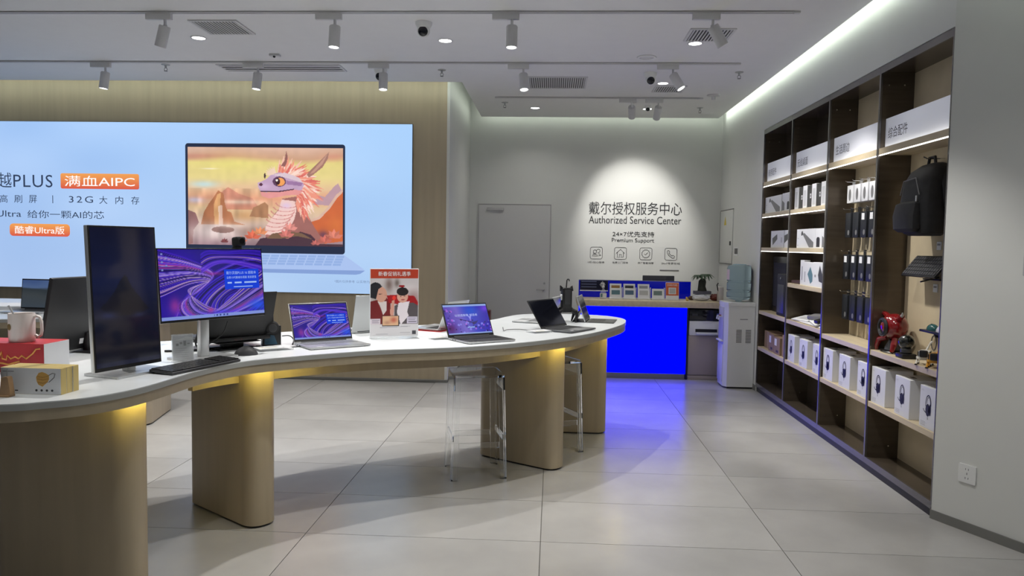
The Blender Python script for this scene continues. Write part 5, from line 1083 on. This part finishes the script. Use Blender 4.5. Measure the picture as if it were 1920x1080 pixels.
bm = nb(); box(bm, -.30, .30, .0, .385, -.022, 0, bev=.005, M=Mb); obj('rear_shell', bm, mat('shell_black', (.022, .023, .025), .35), mb)
bm = nb(); box(bm, -.297, .297, .003, .382, 0, .002, M=Mb); obj('display', bm, GLASSY, mb, smooth=False)
bm = nb(); box(bm, -.30, .30, -.006, .002, -.024, .002, bev=.002, M=Mb); obj('chin_strip', bm, SILVERD, mb); bm = nb(); box(bm, .045, .07, .03, .058, -.0226, -.022, M=Mb); obj('windows_sticker', bm, PAPER, mb, smooth=False)
bm = nb(); box(bm, -.09, .09, -.02, .14, 0, .008, bev=.003); box(bm, -.04, .04, .02, .05, .006, .10, bev=.004); obj('stand_foot', bm, BLACKP, mb)
wc = thing('webcam', 'black cube webcam clipped on the landscape monitor', 'webcam', M=Matrix.Translation(loc(-1.66, 3.60)) @ Matrix.Rotation(R(61), 4, 'Z') @ Mt2 @ Matrix.Translation((.155, .1745, 0)))
bm = nb(); box(bm, -.026, .026, .012, .058, -.022, .03, bev=.010); obj('camera_body', bm, BLACKM, wc); bm = nb(); cyl(bm, (0, .036, .03), (0, .036, .033), .014, n=20); obj('camera_lens', bm, GLASSY, wc); bm = nb(); box(bm, -.018, .018, .0, .014, -.026, .006, bev=.003); obj('clip', bm, BLACKP, wc)
# ---- keyboard
kbm = thing('keyboard', 'black full-size keyboard at the table edge before the monitors', 'keyboard', loc(-1.640, 3.375), R(73)); bm = nb(); Mk = Matrix.Rotation(R(3), 4, 'X'); box(bm, -.218, .218, -.066, .066, .004, .016, bev=.004, M=Mk); obj('keyboard_case', bm, DARKG, kbm)
kc = None
for r in range(6):
    for k in range(20):
        if k in (14, 18) and r < 5 and k == 14: continue
        bm = nb(); xx = -.212 + k * .0213; yy = .058 - r * .0198; ww = .0185
        if r == 5:
            if k in (4, 5, 6, 7, 8): continue
            if k == 3: ww = .0185 + .0213 * 5
        box(bm, xx, xx + ww, yy - .0165, yy, .016, .0205, M=Mk); kc = obj('keycap', bm, BLACKP, kbm, smooth=False)
bm = nb(); 
for sx in (-.2, .2): box(bm, sx - .012, sx + .012, .05, .062, 0, .008); box(bm, sx - .01, sx + .01, -.062, -.052, 0, .004)
obj('rubber_feet', bm, BLACKP, kbm, smooth=False)
# ---- mouse
ms = thing('computer_mouse', 'dark grey ergonomic mouse beside the keyboard', 'mouse', loc(-1.575, 3.775), R(-65)); bm = nb(); ball(bm, (0, 0, .0), .5, (.072, .118, .092), 28)
for vv in bm.verts: vv.co.z *= (1 - 3.2 * (vv.co.y - .012)) if vv.co.y > 0 else (1 - 1.2 * abs(vv.co.y)); 
bmesh.ops.bisect_plane(bm, geom=bm.verts[:] + bm.edges[:] + bm.faces[:], plane_co=(0, 0, 0), plane_no=(0, 0, 1), clear_inner=True); obj('mouse_shell', bm, mat('mouse_grey', (.06, .06, .065), .4), ms)
bm = nb(); cyl(bm, (-.004, .03, .028), (.004, .03, .028), .010, n=16); obj('scroll_wheel', bm, BLACKP, ms)
# ---- acrylic price sign
ac = thing('acrylic_price_sign', 'clear acrylic sign holder with spec sheet before the monitor stand', 'sign', loc(-1.775, 3.515), R(40)); Ma = Matrix.Rotation(R(-10), 4, 'X')
bm = nb(); box(bm, -.05, .05, 0, .002, .004, .135, M=Ma); obj('front_pane', bm, ACRYT, ac, smooth=False); bm = nb(); box(bm, -.046, .046, .003, .004, .008, .128, M=Ma); sh = obj('spec_sheet', bm, mat('sheet_grey', (.52, .54, .57), .5), ac, smooth=False)
bm = nb(); box(bm, -.05, .05, .005, .007, .004, .135, M=Ma); obj('rear_pane', bm, ACRYT, ac, smooth=False); bm = nb(); box(bm, -.05, .05, -.035, .03, 0, .003); obj('foot_pane', bm, ACRYT, ac, smooth=False)
bm = nb()
for k in range(4): box(bm, -.03 + k * .017, -.018 + k * .017, .0022, .0029, .078 + .008 * (k % 2), .09 + .006 * (k % 3), M=Ma)
obj('sheet_figures', bm, INK, sh, smooth=False)['kind'] = 'stuff'
bm = nb()
for k in range(5): box(bm, -.034, .02 + .004 * (k % 3), .0022, .0029, .064 - k * .010, .067 - k * .010, M=Ma)
obj('sheet_lines', bm, PAPERG, sh, smooth=False)['kind'] = 'stuff'
bm = nb(); prism(bm, [(-.046, 0), (.046, 0), (.046, .012), (.02, .016), (-.02, .004), (-.046, -.002)], 0, .0006, Ma @ frame((0, .0028, .105), (1, 0, 0), (0, 0, 1))); obj('sheet_swoosh', bm, PAPER, sh, smooth=False)
# ---- flat price tags
def flat_tag(label, x, y, a, w, d, lines=4):
    t = thing('flat_price_tag', label, 'price tag', loc(x, y), R(a), 'flat acrylic price tags'); bm = nb(); box(bm, -w / 2, w / 2, -d / 2, d / 2, 0, .012, bev=.002); obj('acrylic_block', bm, ACRYT, t)
    Mq = Matrix.Rotation(R(4), 4, 'X'); bm = nb(); box(bm, -w * .47, w * .47, -d * .46, d * .46, .0125, .0135); s_ = obj('price_card', bm, PAPER, t, smooth=False)
    for k in range(lines):
        bm = nb(); yy = d * .34 - k * d * .72 / max(1, lines - 1); box(bm, -w * .40 + (.02 if k % 2 else 0), w * (.36 - .12 * (k % 3)), yy - d * .025, yy + d * .025, .0136, .0139); obj('print_line', bm, (PAPERG, INK, mat('yellow_print', (.6, .5, .12), .5), PAPERG)[k % 4], s_, smooth=False)
flat_tag('white price card with printed rows lying left of the silver laptop', -1.515, 3.985, 42, .19, .125, 5)
flat_tag('clear price tag lying left of the violet-screen laptop', -.695, 4.605, 40, .12, .085, 3)
flat_tag('clear price tag lying left of the dark laptop', -.085, 5.065, 40, .15, .10, 3)
# ---- headset on stand
hs = thing('headset', 'black over-ear headset resting on a black display block', 'headset', loc(-1.585, 4.145), R(30)); bm = nb(); box(bm, -.05, .05, -.035, .035, 0, .115, bev=.004); obj('display_block', bm, BLACKP, hs)
bm = nb(); prism(bm, [(-.04, .01), (.03, .01), (.012, .06), (-.04, .07)], 0, .0006, frame((0, -.0356, 0), (1, 0, 0), (0, 0, 1))); obj('block_print', bm, mat('print_blue2', (.03, .09, .15), .4), hs, smooth=False)
for sy in (-1, 1):
    bm = nb(); lathe(bm, [(0, 0), (.034, 0), (.038, .008), (.036, .02), (.028, .026), (0, .027)], 24, Matrix.Translation((0, sy * .036, .105)) @ Matrix.Rotation(R(-90 * sy), 4, 'X')); e_ = obj('earcup', bm, BLACKM, hs)
    bm = nb(); lathe(bm, [(.02, .027), (.024, .028), (.022, .030), (0, .030)], 20, Matrix.Translation((0, sy * .036, .105)) @ Matrix.Rotation(R(-90 * sy), 4, 'X')); obj('cup_cap', bm, DARKG, e_)
bm = nb(); tube(bm, [(0, .052 * math.cos(a) * 1.0, .13 + .095 * math.sin(a)) for a in (PI * k / 16 for k in range(17))], .006, 8); hb = obj('headband', bm, BLACKP, hs)
bm = nb(); tube(bm, [(.0, .056 * math.cos(a), .133 + .098 * math.sin(a)) for a in (R(60 + 60 * k / 8) for k in range(9))], .007, 8); obj('headband_pad', bm, SILVERD, hb)
bm = nb(); tube(bm, [(.0, -.055, .09), (-.05, -.06, .06), (-.06, -.055, .045)], .003, 6); obj('microphone_boom', bm, BLACKP, hs)
# ---- poster stand
ps = thing('poster_stand', 'upright festive poster with red header in an acrylic stand', 'poster stand', loc(-.972, 4.572), R(22)); Mp = Matrix.Rotation(R(0), 4, 'X')
bm = nb(); box(bm, -.15, .15, -.002, .006, .012, .432, bev=.001, seg=1, M=Mp); obj('poster_board', bm, PAPER, ps)
bm = nb(); box(bm, -.148, .148, -.05, .06, 0, .004); box(bm, -.148, .148, .008, .012, .003, .03); obj('acrylic_foot', bm, ACRYT, ps, smooth=False)
u, v, im = canvas(110, 158); X = u * 600 + 100; Y = 75 + (1 - v) * 880          # sketch coordinates
im[:] = (205, 203, 206); ph = (Y < 805) & (Y > 200); 
im[ph] = (196, 190, 192); blend(im, emask(X, Y, 330, 280, 60, 110, 1) * .8 * ph, (110, 90, 84)); blend(im, emask(X, Y, 430, 260, 40, 70, 1) * .8 * ph, (96, 84, 78)); blend(im, emask(X, Y, 600, 320, 120, 60, 1) * .5 * ph, (230, 225, 228)); blend(im, emask(X, Y, 240, 560, 160, 200, 1) * .5 * ph, (120, 110, 90)); blend(im, emask(X, Y, 640, 520, 120, 180, 1) * .6 * ph, (120, 70, 66))
blend(im, pmask(X, Y, [(100, 500), (180, 480), (300, 450), (350, 520), (350, 690), (250, 800), (100, 800)]), (112, 34, 36)); blend(im, pmask(X, Y, [(300, 420), (460, 410), (650, 430), (700, 520), (700, 600), (600, 560), (450, 540), (330, 520)]), (156, 28, 34))
blend(im, pmask(X, Y, [(190, 500), (300, 500), (300, 620), (260, 680), (220, 560)]), (206, 196, 194))
blend(im, emask(X, Y, 165, 350, 85, 100), (36, 36, 40)); blend(im, emask(X, Y, 235, 410, 70, 100), (202, 152, 132)); blend(im, pmask(X, Y, [(100, 300), (180, 270), (250, 300), (200, 340), (170, 470), (100, 450)]), (40, 40, 44)); blend(im, emask(X, Y, 290, 420, 16, 12), (194, 140, 122)); blend(im, pmask(X, Y, [(205, 400), (250, 396), (250, 404), (205, 410)]), (70, 48, 44))
blend(im, pmask(X, Y, [(400, 560), (480, 520), (640, 520), (700, 560), (700, 800), (400, 800)]), (86, 80, 84)); blend(im, pmask(X, Y, [(450, 520), (590, 500), (560, 640), (580, 690), (480, 810), (430, 640)]), (222, 214, 220)); blend(im, pmask(X, Y, [(345, 620), (370, 490), (400, 480), (395, 560), (390, 690), (350, 690)]), (206, 150, 132))
blend(im, emask(X, Y, 500, 440, 68, 78), (214, 164, 146)); blend(im, emask(X, Y, 500, 372, 74, 56), (38, 34, 36)); blend(im, emask(X, Y, 478, 438, 9, 5), (50, 34, 32)); blend(im, emask(X, Y, 526, 434, 9, 5), (50, 34, 32)); blend(im, emask(X, Y, 505, 478, 24, 9), (170, 80, 78)); blend(im, emask(X, Y, 395, 455, 22, 28), (226, 60, 50)); blend(im, emask(X, Y, 490, 300, 40, 16), (150, 30, 34))
blend(im, pmask(X, Y, [(100, 725), (225, 725), (225, 800), (100, 800)]), (206, 196, 206)); blend(im, pmask(X, Y, [(560, 705), (690, 705), (690, 795), (560, 795)]), (196, 190, 206))
for x0, x1, y0 in ((120, 215, 745), (120, 205, 762), (120, 210, 780), (575, 675, 725), (575, 660, 745), (575, 680, 770)): blend(im, ((X > x0) & (X < x1) & (np.abs(Y - y0) < 4)).astype(float), (96, 90, 104))
blend(im, ((X > 245) & (X < 458) & (Y > 685) & (Y < 825)).astype(float), (34, 32, 36)); blend(im, ((X > 253) & (X < 450) & (Y > 693) & (Y < 815)).astype(float), (214, 176, 140)); blend(im, emask(X, Y, 390, 745, 50, 45, 1) * .9, (186, 92, 72)); blend(im, emask(X, Y, 310, 780, 50, 30, 1) * .7, (170, 120, 100)); blend(im, pmask(X, Y, [(220, 838), (600, 826), (600, 834), (220, 850)]), (160, 160, 168))
blend(im, ((X > 625) & (X < 672) & (Y > 890) & (Y < 940)).astype(float), (60, 60, 66)); blend(im, ((X > 170) & (X < 320) & (np.abs(Y - 930) < 3)).astype(float), (150, 150, 158)); blend(im, ((X > 470) & (X < 600) & (np.abs(Y - 915) < 3)).astype(float), (150, 150, 158))
blend(im, (Y < 200).astype(float), (176, 62, 40))
Mpp = Mp @ frame((-.147, -.0026, .018), (1, 0, 0), (0, 0, 1))
po = picture('poster_print', im, PRN, ps, Mpp, .294, .410)
text('poster_lettering', '新春促销礼遇季', PAPER, ps, Mp @ frame((.0, -.0032, .386), (1, 0, 0), (0, 0, 1)), .20, .028, 'C', 0)
# ---- tablet with keyboard cover and the black legged robot
tb = thing('tablet', 'tablet propped on its stand with a flat dark keyboard cover', 'tablet', loc(.283, 5.92), R(80)); bm = nb(); box(bm, -.145, .145, -.215, -.005, .0, .006, bev=.002); kbb = obj('keyboard_cover', bm, mat('cover_grey', (.075, .08, .075), .6), tb); bm = nb(); box(bm, -.05, .05, -.205, -.14, .006, .0066); obj('touchpad', bm, DARKG, kbb, smooth=False)
bm = nb()
for r in range(5):
    for k in range(13): box(bm, -.136 + k * .021, -.118 + k * .021, -.13 + r * .022, -.112 + r * .022, .006, .0072)
obj('keys', bm, mat('key_grey', (.05, .052, .05), .6), kbb, smooth=False)['kind'] = 'stuff'
Mt = Matrix.Translation((0, .0, .006)) @ Matrix.Rotation(R(70), 4, 'X'); bm = nb(); box(bm, -.145, .145, 0, .205, -.009, 0, bev=.003, M=Mt); obj('tablet_shell', bm, SILVER, tb); bm = nb(); box(bm, -.140, .140, .005, .20, 0, .0006, M=Mt); obj('display', bm, GLASSY, tb, smooth=False)
bm = nb(); v4 = [bm.verts.new(p) for p in ((-.13, .035, .11), (.13, .035, .11), (.13, .10, .0), (-.13, .10, .0))]; bm.faces.new(v4); r_ = bmesh.ops.extrude_face_region(bm, geom=bm.faces[:]); bmesh.ops.translate(bm, vec=(0, .006, .003), verts=[e for e in r_['geom'] if isinstance(e, bmesh.types.BMVert)]); obj('kickstand', bm, BLACKP, tb, smooth=False)
bm = nb(); box(bm, -.13, .13, -.005, .10, 0, .003); obj('cover_flap', bm, BLACKP, tb, smooth=False)
rb = thing('legged_robot', 'black four-legged robot figure standing upright beside the tablet', 'toy robot', loc(.105, 5.80), R(20)); bm = nb(); box(bm, -.038, .042, -.03, .03, .105, .265, bev=.012); obj('torso', bm, BLACKP, rb)
bm = nb(); box(bm, -.022, .026, -.034, -.03, .14, .25, bev=.003); obj('chest_plate', bm, DARKG, rb); bm = nb(); box(bm, -.05, .05, -.034, .034, .075, .115, bev=.012); obj('hip_block', bm, BLACKM, rb)
for sx, sy, s2 in ((-1, -1, 1), (1, -1, .8), (-1, 1, .8), (1, 1, 1)):
    bm = nb(); tube(bm, [(sx * .04, sy * .03, .095), (sx * .075 * s2, sy * .05, .082), (sx * .088 * s2, sy * .055, .055), (sx * .072 * s2, sy * .06, .0)], [.014, .018, .013, .005], 10); obj('leg', bm, BLACKP, rb)
for sx in (-1, 1): bm = nb(); tube(bm, [(sx * .03, 0, .255), (sx * .045, 0, .275), (sx * .05, -.01, .24)], [.012, .010, .006], 8); obj('shoulder', bm, BLACKP, rb)
bm = nb(); tube(bm, [(.0, 0, .26), (.004, 0, .32), (.010, 0, .33), (.020, 0, .33), (.024, 0, .315)], .005, 8); obj('hook_antenna', bm, BLACKP, rb); bm = nb(); box(bm, -.048, -.038, -.02, .0, .17, .215, bev=.002); obj('side_label', bm, PAPER, rb)
# ---- red gift box, mug, mask boxes, pen stand
gb = thing('red_gift_box', 'red gift box with golden calligraphy and white side', 'box', loc(-2.40, 3.21)); bm = nb(); box(bm, -.20, .199, -.085, .085, 0, .128, bev=.001, seg=1); obj('box_body', bm, RED, gb); bm = nb(); box(bm, .199, .2005, -.084, .084, .001, .127); obj('white_side', bm, mat('box_white', (.70, .71, .74), .4), gb, smooth=False)
cal = [(-.05, .04), (-.03, .06), (-.01, .05), (.01, .09), (.012, .06), (.03, .055), (.035, .075), (.05, .06), (.07, .07), (.085, .062), (.10, .075), (.12, .062), (.15, .085), (.165, .105), (.185, .108)]
bm = nb(); tube(bm, [(x_, -.086, z_) for x_, z_ in cal], .0035, 6); tube(bm, [(x_, -.086, z_) for x_, z_ in ((-.06, .03), (-.02, .045), (.04, .035), (.09, .05))], .004, 6); obj('gold_calligraphy', bm, GOLD, gb)
mg = thing('mug', 'white mug with a round gold emblem on the red box', 'mug', loc(-2.345, 3.19, TZ + .128)); bm = nb(); lathe(bm, [(0, 0), (.048, 0), (.0515, .006), (.0525, .122), (.0515, .126), (.0485, .124), (.047, .012), (0, .010)], 36); obj('cup', bm, mat('mug_glaze', (.66, .60, .58), .3), mg)
bm = nb(); hp = [(.050, 0, .108), (.064, 0, .115), (.078, 0, .108), (.085, 0, .09), (.086, 0, .05), (.082, 0, .03), (.070, 0, .022), (.058, 0, .03)]; tube(bm, hp, .0065, 10); o = obj('handle', bm, mat('mug_glaze', (.66, .60, .58), .3), mg); o.rotation_euler = (0, 0, R(6))
bm = nb(); Me = Matrix.Rotation(R(-118), 4, 'Z') @ Matrix.Translation((.0523, 0, .068)) @ Matrix.Rotation(R(90), 4, 'Y'); lathe(bm, [(0, .0012), (.0135, .0008), (.0145, 0)], 24, Me); obj('gold_emblem', bm, mat('emblem_gold', (.22, .15, .05), .35, metal=.3), mg)
sp = thing('spoon', 'metal spoon handle leaning in the mug', 'spoon', loc(-2.345, 3.19, TZ + .14)); bm = nb(); tube(bm, [(.03, 0, .005), (-.02, -.015, .10), (-.045, -.02, .148)], [.003, .004, .005], 8); obj('spoon_handle', bm, SILVER, sp); bm = nb(); ball(bm, (.032, 0, .008), .012, (1, .8, .5)); obj('spoon_bowl', bm, SILVER, sp)
for k, (y0, lab, s_) in enumerate(((2.700, 'front white and yellow mask box showing the mask picture', 0), (2.7345, 'middle yellow mask box of the three', .0), (2.769, 'rear yellow mask box of the three', .003))):
    t = thing('mask_box', lab, 'box', loc(-1.955 + s_, y0 + .0165), 0, 'yellow face mask boxes'); bm = nb(); box(bm, -.118, .118, -.0162, .0162, 0, .100, bev=.001, seg=1); obj('carton', bm, YELL, t)
    bm = nb(); box(bm, -.117, .117, -.0170, -.0162, .001, .099); wf = obj('white_front', bm, PAPER, t, smooth=False)
    if k == 0:
        F_ = lambda P, nm, m_, dy=0: (lambda bm: (prism(bm, P, 0, .0006, frame((0, -.0170 - dy, 0), (1, 0, 0), (0, 0, 1))), obj(nm, bm, m_, wf, smooth=False)))(nb())
        F_([(.022, .066), (.032, .082), (.045, .086), (.058, .082), (.072, .074), (.072, .058), (.066, .048), (.046, .030), (.030, .038), (.024, .050)], 'printed_mask', MASKO)
        for z_ in (.046, .058, .068): F_([(.026, z_), (.048, z_ - .004), (.070, z_ + .002), (.070, z_ + .004), (.048, z_ - .001), (.026, z_ + .002)], 'mask_pleat', mat('mask_dark', (.42, .22, .05), .6), .0007)
        bm = nb(); tube(bm, [(.072, -.0175, .074), (.086, -.0175, .082), (.096, -.0175, .080), (.092, -.0175, .066), (.072, -.0175, .048)], .0012, 6); obj('mask_ear_loop', bm, DARKG, wf)
        for c in range(4): F_([(.022 + c * .0205 + .0045 * math.cos(2 * PI * q_ / 12), .016 + .0045 * math.sin(2 * PI * q_ / 12)) for q_ in range(12)], 'printed_dot', DARKG)
        F_([(-.062, .012), (-.050, .012), (-.050, .016), (-.062, .016)], 'printed_mark', INK); F_([(-.108, .084), (-.065, .084), (-.065, .088), (-.108, .088)], 'printed_mark', PAPERG)
pn = thing('wooden_card_clip', 'wooden block card clip on a small plank', 'card holder', loc(-2.01, 2.650)); bm = nb(); box(bm, -.12, .018, -.018, .018, 0, .008, bev=.002); obj('plank', bm, BWOOD, pn)
bm = nb(); prism(bm, [(-.020, 0), (.020, 0), (.0215, .008), (.014, .064), (.010, .070), (-.010, .068), (-.013, .062)], -.012, .012, frame((0, -.002, .006), (1, 0, 0), (0, 0, 1))); obj('block', bm, BWOOD, pn); bm = nb(); tube(bm, [(.0, 0, .07), (.002, 0, .10), (.004, 0, .105)], .0015, 6); obj('wire_clip', bm, SILVERD, pn)
dc = thing('dark_tumbler', 'dark glass tumbler at the left edge of the table', 'cup', loc(-2.098, 2.668)); bm = nb(); lathe(bm, [(0, 0), (.034, 0), (.036, .09), (.034, .09), (.032, .006), (0, .006)], 24); obj('tumbler', bm, mat('smoky', (.05, .045, .05), .1, trans=.4), dc); bm = nb(); lathe(bm, [(0, .088), (.037, .088), (.037, .106), (.02, .110), (0, .110)], 24); obj('lid', bm, BLACKP, dc)
# papers on the table at the left and on the back table
for lab, x, y, a, z, w, d in (('loose white sheet on the table behind the red box', -2.72, 3.72, 20, TZ, .21, .297),):
    t = thing('paper_sheet', lab, 'paper', loc(x, y, z), R(a)); bm = nb(); box(bm, -w / 2, w / 2, -d / 2, d / 2, 0, .002); obj('sheet', bm, PAPER, t, smooth=False); bm = nb(); box(bm, -w * .4, w * .3, d * .1, d * .3, .002, .0024); obj('print_block', bm, mat('pale_print', (.5, .5, .52), .5), t, smooth=False)
t = thing('paper_stack', 'stack of pale papers on the back table', 'papers', loc(-4.40, 5.95), R(8))
for k in range(5): bm = nb(); box(bm, -.25, .25, -.18, .18, k * .006, k * .006 + .005, M=Matrix.Rotation(R(4 * (k % 3) - 4), 4, 'Z')); obj('sheet', bm, PAPER, t, smooth=False)
u, v, im4 = canvas(60, 36); im4[:] = lerp(v + .25 * (vnoise(u, v, 3, 2, 8) - .5), [(0, (58, 70, 84)), (.35, (60, 66, 70)), (.6, (44, 52, 58)), (.68, (78, 100, 140)), (1, (62, 84, 130))])
make_laptop('laptop', 'silver laptop showing a dim lake landscape on the back table', -4.065, 5.62, -3, .33, .22, .245, 96, SILVER, img=im4)
# cables
def cable(label, pts, r=.004, m=BLACKP, plug=True):
    t = thing('cable', label, 'cable', pts[0]); P = [Vector(p) - Vector(pts[0]) for p in pts]
    Q = []
    for i in range(len(P) - 1):
        p0, p1, p2, p3 = P[max(0, i - 1)], P[i], P[i + 1], P[min(len(P) - 1, i + 2)]
        for j in range(6):
            s_ = j / 6; Q.append(.5 * ((2 * p1) + (p2 - p0) * s_ + (2 * p0 - 5 * p1 + 4 * p2 - p3) * s_ ** 2 + (3 * p1 - p0 - 3 * p2 + p3) * s_ ** 3))
    Q.append(P[-1]); bm = nb(); tube(bm, Q, r, 8); obj('cord', bm, m, t)
    if plug:
        d = (Q[-1] - Q[-2]).normalized(); bm = nb(); cyl(bm, Q[-1] - d * .002, Q[-1] + d * .022, r * 1.5, n=10); obj('plug', bm, m, t)
cable('thick black cables behind the portrait monitor', [(-2.06, 3.52, .906), (-2.09, 3.47, .94), (-2.06, 3.50, 1.0), (-1.99, 3.54, 1.03), (-1.92, 3.52, 1.04)], .008)
cable('pair of black cables hanging under the landscape monitor, left one', [(-1.80, 3.74, 1.06), (-1.815, 3.745, 1.01), (-1.825, 3.74, .96), (-1.82, 3.76, .93)], .005)
cable('thin black cable drooping under the landscape monitor to the right', [(-1.69, 3.82, 1.07), (-1.72, 3.82, 1.0), (-1.78, 3.80, .95), (-1.81, 3.79, .93)], .003)
cable('black cable bundle lying on the table behind the sign holder', [(-2.02, 3.80, .906), (-1.93, 3.82, .906), (-1.86, 3.88, .906), (-1.80, 3.96, .906), (-1.70, 3.99, .906), (-1.62, 4.02, .906)], .006)
cable('black cable curling right of the headset block', [(-1.535, 4.18, .95), (-1.50, 4.20, .95), (-1.475, 4.20, .93), (-1.475, 4.19, .905)], .003)
cable('thin dark cable with bent end between the two right laptops', [(-.335, 5.10, .925), (-.325, 5.07, .905), (-.30, 5.08, .912), (-.22, 5.13, .91), (-.12, 5.12, .904)], .003, GREYP)
cable('short charging cable at the silver wallpaper laptop', [(-1.47, 4.10, .903), (-1.44, 4.08, .903), (-1.40, 4.10, .905)], .003)
